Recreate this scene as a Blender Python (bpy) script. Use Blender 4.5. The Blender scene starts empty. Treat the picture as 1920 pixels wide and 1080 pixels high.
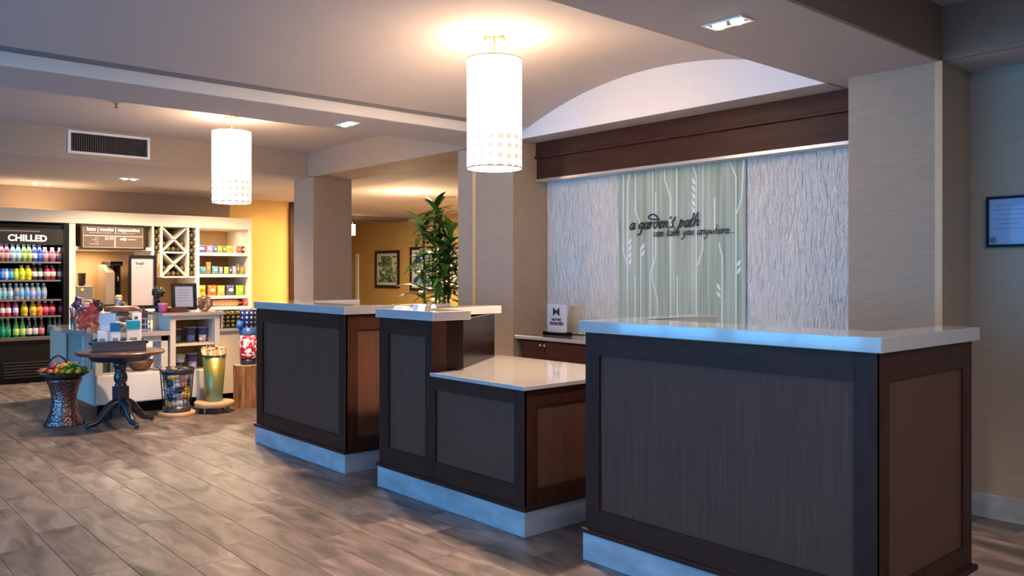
import bpy, bmesh, math, random
from mathutils import Vector, Matrix
random.seed(7)
C = bpy.context.scene.collection
SC = bpy.context.scene
PI = math.pi

# ------------------------------------------------------------------ camera
cam = bpy.data.cameras.new('camera')
cam.sensor_width = 36.0
cam.lens = 36.0 * 1559.0 / 1920.0
cam.shift_y = -26.0 / 1920.0
cam.clip_start = 0.05
cam_o = bpy.data.objects.new('camera', cam)
C.objects.link(cam_o)
cam_o.location = (0, 0, 1.28)
cam_o.rotation_euler = (math.radians(90), 0, math.radians(-41.2))
SC.camera = cam_o

# ------------------------------------------------------------------ world, light, exposure
SC.view_settings.view_transform = 'Standard'
SC.view_settings.look = 'None'
SC.view_settings.exposure = 0.45
SC.view_settings.gamma = 1.0
SC.view_settings.use_curve_mapping = False
w = bpy.data.worlds.new('world'); SC.world = w; w.use_nodes = True
w.node_tree.nodes['Background'].inputs[0].default_value = (0.45, 0.62, 1.0, 1)
w.node_tree.nodes['Background'].inputs[1].default_value = 0.35
try:
    SC.cycles.max_bounces = 8
    SC.cycles.diffuse_bounces = 4
    SC.cycles.glossy_bounces = 3
    SC.cycles.transmission_bounces = 6
    SC.cycles.sample_clamp_indirect = 4.0
    SC.cycles.use_denoising = True
except Exception:
    pass


def lamp(name, kind, loc, power, color=(1, 1, 1), rot=(0, 0, 0), size=0.1, size_y=None, spot=None, blend=0.6):
    l = bpy.data.lights.new(name, kind)
    l.energy = power; l.color = color
    if kind == 'AREA':
        l.size = size
        if size_y: l.shape = 'RECTANGLE'; l.size_y = size_y
    else:
        l.shadow_soft_size = size
    if kind == 'SPOT':
        l.spot_size = math.radians(spot); l.spot_blend = blend
    o = bpy.data.objects.new(name, l); C.objects.link(o)
    o.location = loc; o.rotation_euler = rot
    return o


# daylight of the lobby's windows (wall at x = -4), blue against the warm lamps
lamp('window_daylight', 'AREA', (-4.24, 4.5, 1.35), 470, (0.085, 0.47, 1.0), (0, math.radians(-90), 0), 2.0, 8.0)
lamp('lobby_fill', 'AREA', (1.2, -1.2, 2.6), 75, (0.90, 0.90, 1.0), (0, 0, 0), 3.0, 2.0)  # added fill behind the camera, not a fitting of the lobby

# ------------------------------------------------------------------ materials
MATS = {}


def srgb(r, g, b):
    f = lambda c: (c / 255 / 12.92) if c / 255 <= 0.04045 else ((c / 255 + 0.055) / 1.055) ** 2.4
    return (f(r), f(g), f(b), 1)


def mat(name, col, rough=0.5, metal=0.0, var=0.0, scale=8.0, stretch=(1, 1, 1), bump=0.0, bscale=None, spec=0.5, coat=0.0, detail=4, obj_rand=0.0, coat_rough=0.1):
    """Principled material; noise gives slight colour variation and fine relief."""
    if name in MATS: return MATS[name]
    m = bpy.data.materials.new(name); m.use_nodes = True
    nt = m.node_tree; b = nt.nodes['Principled BSDF']
    c = srgb(*col)
    b.inputs['Base Color'].default_value = c
    b.inputs['Roughness'].default_value = rough
    b.inputs['Metallic'].default_value = metal
    b.inputs['Specular IOR Level'].default_value = spec
    b.inputs['Coat Weight'].default_value = coat
    b.inputs['Coat Roughness'].default_value = coat_rough
    if var or bump:
        tc = nt.nodes.new('ShaderNodeTexCoord'); mp = nt.nodes.new('ShaderNodeMapping')
        mp.inputs['Scale'].default_value = stretch
        nt.links.new(tc.outputs['Object'], mp.inputs['Vector'])
        n = nt.nodes.new('ShaderNodeTexNoise'); n.inputs['Scale'].default_value = scale
        n.inputs['Detail'].default_value = detail
        nt.links.new(mp.outputs[0], n.inputs['Vector'])
        if var:
            r = nt.nodes.new('ShaderNodeValToRGB')
            r.color_ramp.elements[0].position = 0.3; r.color_ramp.elements[1].position = 0.7
            r.color_ramp.elements[0].color = tuple(x * (1 - var) for x in c[:3]) + (1,)
            r.color_ramp.elements[1].color = tuple(min(1, x * (1 + var)) for x in c[:3]) + (1,)
            nt.links.new(n.outputs['Fac'], r.inputs['Fac'])
            nt.links.new(r.outputs['Color'], b.inputs['Base Color'])
        if bump:
            n2 = n
            if bscale:
                n2 = nt.nodes.new('ShaderNodeTexNoise'); n2.inputs['Scale'].default_value = bscale
                n2.inputs['Detail'].default_value = 3
                nt.links.new(mp.outputs[0], n2.inputs['Vector'])
            bp = nt.nodes.new('ShaderNodeBump'); bp.inputs['Strength'].default_value = bump
            bp.inputs['Distance'].default_value = 0.01
            nt.links.new(n2.outputs['Fac'], bp.inputs['Height'])
            nt.links.new(bp.outputs[0], b.inputs['Normal'])
    MATS[name] = m
    return m


def emis(name, col, strength, base=None):
    if name in MATS: return MATS[name]
    m = bpy.data.materials.new(name); m.use_nodes = True
    b = m.node_tree.nodes['Principled BSDF']
    b.inputs['Base Color'].default_value = srgb(*(base or col))
    b.inputs['Emission Color'].default_value = srgb(*col)
    b.inputs['Emission Strength'].default_value = strength
    MATS[name] = m
    return m


def glassy(name, col, alpha, rough=0.05):
    """thin clear plastic or glass: part transparent, part glossy"""
    if name in MATS: return MATS[name]
    m = bpy.data.materials.new(name); m.use_nodes = True
    nt = m.node_tree; b = nt.nodes['Principled BSDF']; out = nt.nodes['Material Output']
    b.inputs['Base Color'].default_value = srgb(*col); b.inputs['Roughness'].default_value = rough
    t = nt.nodes.new('ShaderNodeBsdfTransparent'); mx = nt.nodes.new('ShaderNodeMixShader')
    t.inputs[0].default_value = tuple(0.5 + 0.5 * x for x in srgb(*col)[:3]) + (1,)
    mx.inputs[0].default_value = alpha
    nt.links.new(t.outputs[0], mx.inputs[1]); nt.links.new(b.outputs[0], mx.inputs[2])
    nt.links.new(mx.outputs[0], out.inputs[0])
    MATS[name] = m
    return m


def plank_material(name, rnd):
    m = bpy.data.materials.new(name); m.use_nodes = True
    nt = m.node_tree; b = nt.nodes['Principled BSDF']; L = nt.links.new
    tc = nt.nodes.new('ShaderNodeTexCoord')
    if rnd == 'object':
        r = nt.nodes.new('ShaderNodeObjectInfo'); ro = r.outputs['Random']
    else:
        r = nt.nodes.new('ShaderNodeNewGeometry'); ro = r.outputs['Random Per Island']
    off = nt.nodes.new('ShaderNodeVectorMath'); off.operation = 'SCALE'
    cmb = nt.nodes.new('ShaderNodeCombineXYZ'); L(ro, cmb.inputs[0]); L(ro, cmb.inputs[1])
    L(cmb.outputs[0], off.inputs[0]); off.inputs['Scale'].default_value = 37.0
    add = nt.nodes.new('ShaderNodeVectorMath'); add.operation = 'ADD'
    L(tc.outputs['Object'], add.inputs[0]); L(off.outputs[0], add.inputs[1])
    mp = nt.nodes.new('ShaderNodeMapping'); mp.inputs['Scale'].default_value = (5.5, 1.5, 1)
    L(add.outputs[0], mp.inputs['Vector'])
    n1 = nt.nodes.new('ShaderNodeTexNoise'); n1.inputs['Scale'].default_value = 1.6; n1.inputs['Detail'].default_value = 6; n1.inputs['Distortion'].default_value = 1.2
    L(mp.outputs[0], n1.inputs['Vector'])
    mp2 = nt.nodes.new('ShaderNodeMapping'); mp2.inputs['Scale'].default_value = (60, 4, 1)
    L(add.outputs[0], mp2.inputs['Vector'])
    n2 = nt.nodes.new('ShaderNodeTexNoise'); n2.inputs['Scale'].default_value = 1.5; n2.inputs['Detail'].default_value = 4
    L(mp2.outputs[0], n2.inputs['Vector'])
    cr = nt.nodes.new('ShaderNodeValToRGB')
    e = cr.color_ramp.elements
    e[0].position = 0.27; e[0].color = srgb(64, 57, 52)
    e[1].position = 0.75; e[1].color = srgb(154, 135, 129)
    x = cr.color_ramp.elements.new(0.5); x.color = srgb(116, 101, 94)
    L(n1.outputs['Fac'], cr.inputs['Fac'])
    # fine grain and a tone of its own for each plank
    m1 = nt.nodes.new('ShaderNodeMapRange'); m1.inputs[3].default_value = 0.9; m1.inputs[4].default_value = 1.1
    L(n2.outputs['Fac'], m1.inputs[0])
    m2 = nt.nodes.new('ShaderNodeMapRange'); m2.inputs[3].default_value = 0.78; m2.inputs[4].default_value = 1.15
    L(ro, m2.inputs[0])
    mul = nt.nodes.new('ShaderNodeMath'); mul.operation = 'MULTIPLY'; L(m1.outputs[0], mul.inputs[0]); L(m2.outputs[0], mul.inputs[1])
    vm = nt.nodes.new('ShaderNodeVectorMath'); vm.operation = 'SCALE'; L(cr.outputs[0], vm.inputs[0]); L(mul.outputs[0], vm.inputs['Scale'])
    L(vm.outputs[0], b.inputs['Base Color'])
    rr = nt.nodes.new('ShaderNodeMapRange'); rr.inputs[3].default_value = 0.5; rr.inputs[4].default_value = 0.3
    L(n1.outputs['Fac'], rr.inputs[0]); L(rr.outputs[0], b.inputs['Roughness'])
    bp = nt.nodes.new('ShaderNodeBump'); bp.inputs['Strength'].default_value = 0.15; bp.inputs['Distance'].default_value = 0.004
    L(n2.outputs['Fac'], bp.inputs['Height']); L(bp.outputs[0], b.inputs['Normal'])
    MATS[name] = m
    return m


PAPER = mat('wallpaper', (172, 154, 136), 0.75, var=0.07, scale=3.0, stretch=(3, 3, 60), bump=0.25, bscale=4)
PAPER_DARK = mat('shaded_wallpaper', (138, 118, 102), 0.75, var=0.07, scale=3.0, stretch=(3, 3, 60), bump=0.25, bscale=4)  # darker copy of the wallpaper, shade put into its colour
CEIL = mat('ceiling_paint', (192, 184, 183), 0.85)
WHITE = mat('white_paint', (240, 238, 238), 0.6)
YELLOW = mat('ochre_paint', (210, 168, 94), 0.7, var=0.04, scale=2)
WOOD = mat('espresso_wood', (60, 34, 26), 0.45, var=0.22, scale=3.0, stretch=(10, 10, 1.2), spec=0.16)
WOODH = mat('espresso_wood_long_grain', (63, 37, 28), 0.45, var=0.22, scale=3.0, stretch=(12, 1.2, 12), spec=0.16)
INSET = mat('grey_brown_laminate', (92, 62, 50), 0.5, var=0.16, scale=4.0, stretch=(30, 30, 1.0), spec=0.2)
INSET_S = INSET
QUARTZ = mat('pale_quartz', (192, 187, 184), 0.14, var=0.03, scale=30, coat=1.0, coat_rough=0.06, spec=0.8)
PLINTH = mat('brushed_plinth', (170, 180, 188), 0.4, metal=0.15, var=0.2, scale=2.2, stretch=(1, 2.5, 6), detail=6)
CREAM = mat('cream_paint', (226, 212, 190), 0.5)
CREAM_W = mat('white_cabinet_paint', (222, 216, 208), 0.5)
TANB = mat('tan_panel', (176, 148, 112), 0.6, var=0.05, scale=5)
BLACK = mat('black_metal', (20, 17, 16), 0.45, spec=0.2)
BLACKG = mat('black_gloss', (14, 12, 12), 0.12)
CHROME = mat('chrome', (200, 200, 205), 0.18, metal=1.0)
STEEL = mat('brushed_steel', (150, 150, 152), 0.38, metal=1.0)
PAPERW = mat('white_card', (236, 236, 240), 0.6)
PLANK = plank_material('wood_look_plank', 'object')
PLANKS = plank_material('wood_look_planks_far', 'island')
GROUT = mat('dark_grout', (96, 84, 78), 0.8)

# ------------------------------------------------------------------ mesh helpers (all coordinates are world metres)


def B():
    return bmesh.new()


def box(bm, x0, x1, y0, y1, z0, z1, bev=0.0):
    vs = [bm.verts.new(p) for p in ((x0, y0, z0), (x1, y0, z0), (x1, y1, z0), (x0, y1, z0), (x0, y0, z1), (x1, y0, z1), (x1, y1, z1), (x0, y1, z1))]
    fs = [bm.faces.new([vs[i] for i in f]) for f in ((3, 2, 1, 0), (4, 5, 6, 7), (0, 1, 5, 4), (1, 2, 6, 5), (2, 3, 7, 6), (3, 0, 4, 7))]
    if bev:
        es = list({e for f in fs for e in f.edges})
        bmesh.ops.bevel(bm, geom=es, offset=bev, segments=2, affect='EDGES', profile=0.5)
    return bm


def prism(bm, pts, z0, z1, bev=0.0):
    """pts counter-clockwise in plan"""
    lo = [bm.verts.new((x, y, z0)) for x, y in pts]; hi = [bm.verts.new((x, y, z1)) for x, y in pts]
    n = len(pts)
    fs = [bm.faces.new(lo[::-1]), bm.faces.new(hi)]
    for i in range(n):
        fs.append(bm.faces.new((lo[i], lo[(i + 1) % n], hi[(i + 1) % n], hi[i])))
    if bev:
        es = list({e for f in fs for e in f.edges})
        bmesh.ops.bevel(bm, geom=es, offset=bev, segments=2, affect='EDGES', profile=0.5)
    return bm


def lathe(bm, prof, c=(0, 0, 0), seg=24, cap=True, sx=1.0, sy=1.0):
    """prof: (r, z) from the bottom up"""
    rings = []
    for r, z in prof:
        rings.append([bm.verts.new((c[0] + sx * r * math.cos(2 * PI * i / seg), c[1] + sy * r * math.sin(2 * PI * i / seg), c[2] + z)) for i in range(seg)])
    for a, b in zip(rings, rings[1:]):
        for i in range(seg):
            f = bm.faces.new((a[i], a[(i + 1) % seg], b[(i + 1) % seg], b[i])); f.smooth = True
    if cap:
        bm.faces.new(rings[0][::-1]); bm.faces.new(rings[-1])
    return bm


def tube(bm, pts, r, seg=8, caps=True):
    pts = [Vector(p) for p in pts]; n = len(pts)
    rs = r if isinstance(r, (list, tuple)) else [r] * n
    rings = []; up = None
    for i, p in enumerate(pts):
        t = (pts[min(i + 1, n - 1)] - pts[max(i - 1, 0)]).normalized()
        if up is None:
            up = Vector((0, 0, 1)) if abs(t.z) < 0.9 else Vector((1, 0, 0))
        a = t.cross(up); a = a.normalized() if a.length > 1e-6 else Vector((1, 0, 0))
        b = t.cross(a).normalized(); up = -b if b.dot(up) < 0 else b
        rings.append([bm.verts.new(p + rs[i] * (math.cos(2 * PI * k / seg) * a + math.sin(2 * PI * k / seg) * b)) for k in range(seg)])
    for A, Bq in zip(rings, rings[1:]):
        for k in range(seg):
            f = bm.faces.new((A[k], A[(k + 1) % seg], Bq[(k + 1) % seg], Bq[k])); f.smooth = True
    if caps and len(rings) > 1:
        bm.faces.new(rings[0][::-1]); bm.faces.new(rings[-1])
    return bm


def spline(pts, n=6):
    pts = [Vector(p) for p in pts]; out = []
    P = [pts[0] * 2 - pts[1]] + pts + [pts[-1] * 2 - pts[-2]]
    for i in range(1, len(P) - 2):
        for k in range(n):
            t = k / n; a, b, c, d = P[i - 1], P[i], P[i + 1], P[i + 2]
            out.append(0.5 * ((2 * b) + (c - a) * t + (2 * a - 5 * b + 4 * c - d) * t * t + (3 * b - a - 3 * c + d) * t ** 3))
    out.append(pts[-1])
    return out


def ico(bm, c, r, sub=1, sc=(1, 1, 1), jit=0.0):
    g = bmesh.ops.create_icosphere(bm, subdivisions=sub, radius=r)
    for v in g['verts']:
        j = 1 + random.uniform(-jit, jit)
        v.co = Vector((v.co.x * sc[0] * j + c[0], v.co.y * sc[1] * j + c[1], v.co.z * sc[2] * j + c[2]))
    for f in {f for v in g['verts'] for f in v.link_faces}: f.smooth = True
    return bm


def obj(name, bm, m, parent=None, smooth=False):
    me = bpy.data.meshes.new(name)
    bmesh.ops.recalc_face_normals(bm, faces=bm.faces)
    if parent is not None:
        off = Vector(parent.get('_base', (0, 0, 0)))
        bmesh.ops.translate(bm, verts=bm.verts, vec=-off)
    bm.to_mesh(me); bm.free()
    if m: me.materials.append(m)
    o = bpy.data.objects.new(name, me); C.objects.link(o)
    if parent is not None:
        o.parent = parent
        o['_base'] = tuple(parent.get('_base', (0, 0, 0)))
    return o


def thing(name, label, cat, loc=(0, 0, 0), group=None):
    o = bpy.data.objects.new(name, None); C.objects.link(o)
    o.location = loc; o.empty_display_size = 0.05
    o['_base'] = tuple(loc); o['label'] = label; o['category'] = cat
    if group: o['group'] = group
    return o


def tag(o, label, cat, group=None):
    o['label'] = label; o['category'] = cat
    if group: o['group'] = group
    return o


def struct(name, bm, m, parent=None):
    o = obj(name, bm, m, parent)
    if parent is None: o['kind'] = 'structure'
    return o


def move_tree(src, loc, label=None, group=None):
    """a copy of a thing together with its parts and sub-parts"""
    r = src.copy(); C.objects.link(r); r.location = loc
    if label: r['label'] = label
    if group: r['group'] = group
    for ch in list(src.children):
        c = ch.copy(); C.objects.link(c); c.parent = r
        for g in ch.children:
            d = g.copy(); C.objects.link(d); d.parent = c
    return r


def text_bm(s, size, extrude=0.002, align='CENTER', bold=0.0):
    cu = bpy.data.curves.new('lettering', 'FONT'); cu.body = s; cu.size = size; cu.extrude = extrude; cu.offset = bold
    cu.align_x = align; cu.resolution_u = 3
    o = bpy.data.objects.new('lettering', cu); C.objects.link(o)
    dg = bpy.context.evaluated_depsgraph_get(); ev = o.evaluated_get(dg)
    me = bpy.data.meshes.new_from_object(ev)
    bm = bmesh.new(); bm.from_mesh(me)
    bpy.data.objects.remove(o); bpy.data.curves.remove(cu); bpy.data.meshes.remove(me)
    return bm


def place_y(bm, x, y, z):
    """text in the XY plane -> standing, facing -Y"""
    bm.transform(Matrix.Translation((x, y, z)) @ Matrix.Rotation(PI / 2, 4, 'X'))
    return bm


def place_x(bm, x, y, z):
    """text standing, facing -X (reads towards -Y)"""
    bm.transform(Matrix.Translation((x, y, z)) @ Matrix.Rotation(-PI / 2, 4, 'Z') @ Matrix.Rotation(PI / 2, 4, 'X'))
    return bm


ORD = ['first', 'second', 'third', 'fourth', 'fifth', 'sixth', 'seventh', 'eighth', 'ninth', 'tenth', 'eleventh', 'twelfth', 'thirteenth', 'fourteenth']

# ================================================================== THE SETTING
Z1 = 2.355          # soffit level
ZC = 2.635          # coffers
# floor: sub-floor and planks
fl = struct('floor', box(B(), -4, 10.2, -3.7, 17.6, -0.12, -0.004), GROUT)
PW, PL = 0.2035, 0.812
F = Vector((math.sin(math.radians(41.2)), math.cos(math.radians(41.2)))); R = Vector((F.y, -F.x))


def seen(x, y):
    d = x * F.x + y * F.y
    if d < 0.6: return 0
    u = 960 + 1559 * (x * R.x + y * R.y) / d; v = 514 + 1559 * 1.28 / d
    if not (-60 < u < 1980 and v < 1130): return 0
    if 2.8 < x < 4.75 and 0.9 < y < 8: return 0.05 / d
    return 1 / d ** 3


cells = []
for i in range(-25, 45):
    x0 = 0.938 + i * PW
    st = [4.68, 4.98, 5.25][i % 3] + random.uniform(-0.04, 0.04)
    for k in range(-11, 17):
        y0 = st + k * PL
        if x0 < -3.95 or x0 > 9.9 or y0 < -3.6 or y0 > 17: continue
        cells.append((seen(x0 + PW / 2, y0 + PL / 2), x0, y0))
cells.sort(reverse=True)
g = 0.0011
pm = box(B(), g, PW - g, g, PL - g, -0.012, 0.0)
top = [e for e in pm.edges if all(v.co.z > -0.001 for v in e.verts)]
bmesh.ops.bevel(pm, geom=top, offset=0.0012, segments=1, affect='EDGES')
plank0 = obj('plank', pm, PLANK); pme = plank0.data
bpy.data.objects.remove(plank0)
rest = B()
for n, (s, x0, y0) in enumerate(cells):
    if n < 296:
        p = bpy.data.objects.new('plank', pme); C.objects.link(p); p.parent = fl
        p.location = (x0, y0, 0)
    else:
        box(rest, x0 + g, x0 + PW - g, y0 + g, y0 + PL - g, -0.01, 0.0)
ro = obj('planks', rest, PLANKS, fl); ro['kind'] = 'stuff'

# outer walls
struct('wall_front', box(B(), -4.2, 4.95, -3.9, -3.7, -0.1, 3.2), PAPER)
wl = B()
box(wl, -4.2, -4.0, -3.7, 17.6, 0, 0.35); box(wl, -4.2, -4.0, -3.7, 17.6, 2.35, 3.2)
for y in (0.5, 2.5, 4.5, 6.5, 8.5):
    box(wl, -4.2, -4.0, y - 0.06, y + 0.06, 0.35, 2.35)
box(wl, -4.2, -4.0, -3.7, 0.44, 0.35, 2.35); box(wl, -4.2, -4.0, 8.56, 17.6, 0.35, 2.35)
struct('wall_left', wl, PAPER)
for i, y in enumerate((0.56, 2.56, 4.56, 6.56)):
    wf = B()
    for a, b_, c, d in ((y, y + 1.88, 0.35, 0.41), (y, y + 1.88, 2.29, 2.35), (y, y + 0.05, 0.41, 2.29), (y + 1.83, y + 1.88, 0.41, 2.29), (y + 0.92, y + 0.96, 0.41, 2.29)):
        box(wf, -4.14, -4.06, a, b_, c, d)
    wo = struct('window_%d' % (i + 1), wf, BLACK)
    obj('pane', box(B(), -4.105, -4.095, y + 0.05, y + 1.83, 0.41, 2.29), glassy('window_glass', (235, 245, 250), 0.12), wo)
struct('wall_right', box(B(), 4.76, 4.95, -3.7, 1.726, -0.1, 3.2), PAPER)
struct('baseboard_right', box(B(), 4.745, 4.76, -3.7, 1.725, 0, 0.127, 0.003), PLINTH)
# right column with its light edge strip
struct('column', box(B(), 4.39, 4.95, 1.725, 2.215, -0.1, Z1 + 0.01), PAPER)
struct('trim_1', box(B(), 4.384, 4.392, 1.722, 1.758, 0, Z1), mat('edge_strip', (214, 178, 128), 0.4))
# left column and the short wall by the opening
struct('column', box(B(), 4.39, 4.88, 5.0, 5.515, -0.1, Z1 + 0.01), PAPER)
struct('wall_back', box(B(), 4.425, 4.88, 5.515, 5.77, -0.1, Z1 + 0.01), PAPER)
struct('trim_2', box(B(), 4.384, 4.392, 5.47, 5.518, 0, Z1), mat('edge_strip', (214, 178, 128), 0.4))
struct('guard_shadow_strip', box(B(), 4.405, 4.425, 5.517, 5.54, 1.25, 1.67), WOOD)  # dark strip standing in for the corner guard's shadow
# niche wall behind the desks
struct('wall_niche', box(B(), 4.792, 4.95, 2.2, 5.05, -0.1, 2.35), PAPER)
# far column by the market
struct('column', box(B(), 4.39, 4.87, 8.34, 8.80, -0.1, Z1 + 0.01), PAPER)

# ceilings
struct('ceiling', box(B(), -4.2, 4.95, -3.9, 1.725, 2.63, 2.75), CEIL)                        # lobby, near side
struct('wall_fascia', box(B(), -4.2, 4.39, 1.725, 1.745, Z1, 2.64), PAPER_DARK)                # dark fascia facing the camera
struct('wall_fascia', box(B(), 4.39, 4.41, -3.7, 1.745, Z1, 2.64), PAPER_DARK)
struct('ceiling', box(B(), 4.411, 4.80, -3.7, 1.724, Z1, Z1 + 0.06), CEIL)                      # strip along the right wall
struct('ceiling', box(B(), -4.2, 4.66, 1.746, 2.339, Z1, Z1 + 0.06), CEIL)                      # soffit before the vault
struct('ceiling', box(B(), 4.412, 4.80, 2.361, 5.0, Z1, Z1 + 0.06), CEIL)                        # soffit in front of the valance
# barrel vault
vb = B(); VY, VZ, VR = 3.6035, -0.724, 3.392
NV = 40; ys = [2.36 + (4.845 - 2.36) * i / NV for i in range(NV + 1)]
prev = None
for y in ys:
    z = VZ + math.sqrt(VR ** 2 - (y - VY) ** 2)
    cur = [vb.verts.new((x, y, z)) for x in (-4.2, 4.42)]
    if prev:
        f = vb.faces.new((prev[0], prev[1], cur[1], cur[0])); f.smooth = True
    prev = cur
struct('ceiling', vb, CEIL)
sl = B(); box(sl, -4.2, 4.42, 2.34, 2.36, Z1 + 0.0, 2.42); struct('ceiling', sl, CEIL)
lun = B(); arc = []
for i in range(41):
    y = 2.36 + (4.955 - 2.36) * i / 40; arc.append((y, VZ + math.sqrt(VR ** 2 - (y - VY) ** 2) + 0.004))
lo = [lun.verts.new((4.41, 2.36, Z1 - 0.0005)), lun.verts.new((4.41, 4.955, Z1 - 0.0005))]
hi = [lun.verts.new((4.41, y, z)) for y, z in arc]
lun.faces.new([lo[0], lo[1]] + hi[::-1])
struct('wall_lunette', lun, WHITE)
struct('ceiling', box(B(), -4.2, 4.95, 2.3, 8.5, 2.76, 2.86), CEIL)                            # deck above vault and cove
# beam between the vault and the market bay, with its cornice
struct('beam', box(B(), -4.2, 4.40, 4.965, 5.515, Z1, 2.70), CEIL)
struct('trim_4', box(B(), -4.2, 4.40, 4.945, 4.966, Z1 + 0.002, 2.43, 0.004), WHITE)
# market bay: coffer, side beam, rear bulkhead
struct('ceiling', box(B(), -4.2, 4.45, 5.5, 8.5, ZC, ZC + 0.1), CEIL)
struct('beam', box(B(), 4.39, 4.88, 5.5, 8.80, Z1, 2.70), PAPER)
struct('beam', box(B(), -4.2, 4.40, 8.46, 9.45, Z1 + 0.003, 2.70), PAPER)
struct('ceiling', box(B(), -4.2, 4.95, 8.461, 9.45, Z1, Z1 + 0.004), CEIL)
struct('ceiling', box(B(), -4.2, 5.35, 9.45, 12.0, 2.385, 2.46), CEIL)
struct('ceiling', box(B(), 4.88, 5.36, 5.0, 9.45, Z1, Z1 + 0.06), CEIL)
struct('ceiling', box(B(), 5.35, 9.5, 4.4, 17.6, 2.385, 2.46), CEIL)
# rear walls, hall
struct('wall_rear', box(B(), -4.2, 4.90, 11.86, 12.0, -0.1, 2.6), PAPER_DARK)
struct('wall_rear', box(B(), 4.90, 6.15, 11.86, 12.0, -0.1, 2.6), YELLOW)
struct('trim_5', box(B(), 5.83, 5.92, 11.82, 11.86, 0, 2.38), WOOD)
struct('wall_hall', box(B(), 9.30, 9.5, 4.4, 17.6, -0.1, 2.6), YELLOW)
struct('wall_hall', box(B(), 4.9, 9.5, 17.4, 17.6, -0.1, 2.6), YELLOW)
struct('wall_hall', box(B(), 4.88, 9.5, 4.3, 4.4, -0.1, 2.6), PAPER)
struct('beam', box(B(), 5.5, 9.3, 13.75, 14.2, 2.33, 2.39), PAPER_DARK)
struct('trim_6', box(B(), 9.27, 9.30, 15.62, 15.72, 0, 1.72), WHITE)

# ================================================================== RECEPTION DESKS


def face_x(parent, x, y0, y1, z0, z1, m=None, name='stile'):
    obj(name, box(B(), x, x + 0.016, y0, y1, z0, z1, 0.0015), m or WOOD, parent)


def face_y(parent, y, x0, x1, z0, z1, m=None, name='stile'):
    obj(name, box(B(), x0, x1, y, y + 0.016, z0, z1, 0.0015), m or WOOD, parent)


ZB, ZT, ZS = 0.125, 1.021, 1.073
XF, XB = 2.70, 3.50


def slab_u(parent, pts, z0, z1):
    obj('countertop', prism(B(), pts, z0, z1, 0.003), QUARTZ, parent)


def pod(loc_y0, loc_y1, label, slab_y0, slab_y1, base_y0, base_y1, inset, side_vis=True):
    t = thing('reception_desk', label, 'desk', (XF, (loc_y0 + loc_y1) / 2, 0), 'reception desks')
    # carcass: U of panels, open towards the staff side
    c = B()
    box(c, XF + 0.014, XF + 0.10, loc_y0 + 0.014, loc_y1 - 0.014, ZB, ZT)
    box(c, XF + 0.10, XB, loc_y0 + 0.014, loc_y0 + 0.08, ZB, ZT)
    box(c, XF + 0.10, XB, loc_y1 - 0.08, loc_y1, ZB, ZT)
    box(c, XF + 0.10, XB - 0.05, loc_y0 + 0.08, loc_y1 - 0.08, 0.70, 0.735)
    obj('carcass', c, WOOD, t)
    a, b_ = inset
    face_x(t, XF, loc_y0, a, ZB + 0.02, ZT); face_x(t, XF, b_, loc_y1, ZB + 0.02, ZT)
    face_x(t, XF, a, b_, 0.921, ZT, WOODH, 'rail'); face_x(t, XF, a, b_, ZB + 0.02, 0.238, WOODH, 'rail')
    obj('inset_panel', box(B(), XF + 0.0125, XF + 0.0155, a - 0.002, b_ + 0.002, 0.236, 0.923), INSET, t)
    face_y(t, loc_y0, XF + 0.001, XF + 0.092, ZB + 0.02, ZT); face_y(t, loc_y0, XB - 0.08, XB, ZB + 0.02, ZT)
    face_y(t, loc_y0, XF + 0.092, XB - 0.08, 0.919, ZT, WOODH, 'rail'); face_y(t, loc_y0, XF + 0.092, XB - 0.08, ZB + 0.02, 0.225, WOODH, 'rail')
    obj('inset_panel', box(B(), XF + 0.09, XB - 0.078, loc_y0 + 0.0105, loc_y0 + 0.0145, 0.223, 0.921), INSET_S, t)
    obj('base_trim', box(B(), XF - 0.012, XB + 0.012, base_y0 - 0.008, base_y1 + 0.002, ZB, ZB + 0.021, 0.004), WOODH, t)
    obj('plinth', box(B(), XF, XB, base_y0, base_y1, 0.001, ZB), PLINTH, t)
    slab_u(t, [(2.68, slab_y0), (3.52, slab_y0), (3.52, slab_y0 + 0.145), (2.965, slab_y0 + 0.145), (2.965, slab_y1 - 0.145), (3.52, slab_y1 - 0.145), (3.52, slab_y1), (2.68, slab_y1)], ZT, ZS)
    return t


pod(1.264, 2.585, 'nearest reception desk, wide dark panelled front under a pale stone top', 1.241, 2.608, 1.252, 2.600, (1.343, 2.503))
pod(4.700, 6.030, 'far reception desk beside the snack market, dark panelled with pale stone top', 4.680, 6.040, 4.706, 6.055, (4.787, 5.927))

# middle desk: tall stand on the left, low writing desk on the right
t = thing('reception_desk', 'middle stepped reception desk, tall stand on one side and low desktop on the other', 'desk', (XF, 3.65, 0), 'reception desks')
y0, ym, y1 = 2.994, 3.755, 4.300
c = B()
box(c, XF + 0.014, XF + 0.10, ym, y1 - 0.014, ZB, ZT)
box(c, XF + 0.014, XF + 0.10, y0 + 0.014, ym, ZB, 0.716)
box(c, XF + 0.10, 3.53, y1 - 0.09, y1, ZB, ZT)
box(c, XF + 0.10, 3.53, y0 + 0.014, y0 + 0.08, ZB, 0.716)
box(c, XF + 0.10, 2.93, ym + 0.014, ym + 0.09, ZB, ZT)
obj('carcass', c, WOOD, t)
face_x(t, XF, 4.20, y1, ZB + 0.02, ZT); face_x(t, XF, 3.727, 3.823, ZB + 0.02, 0.716)
face_x(t, XF, ym, 3.823, 0.7161, ZT); face_x(t, XF, y0, 3.068, ZB + 0.02, 0.716)
face_x(t, XF, 3.823, 4.20, 0.927, ZT, WOODH, 'rail'); face_x(t, XF, 3.068, 3.727, 0.643, 0.716, WOODH, 'rail')
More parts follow.
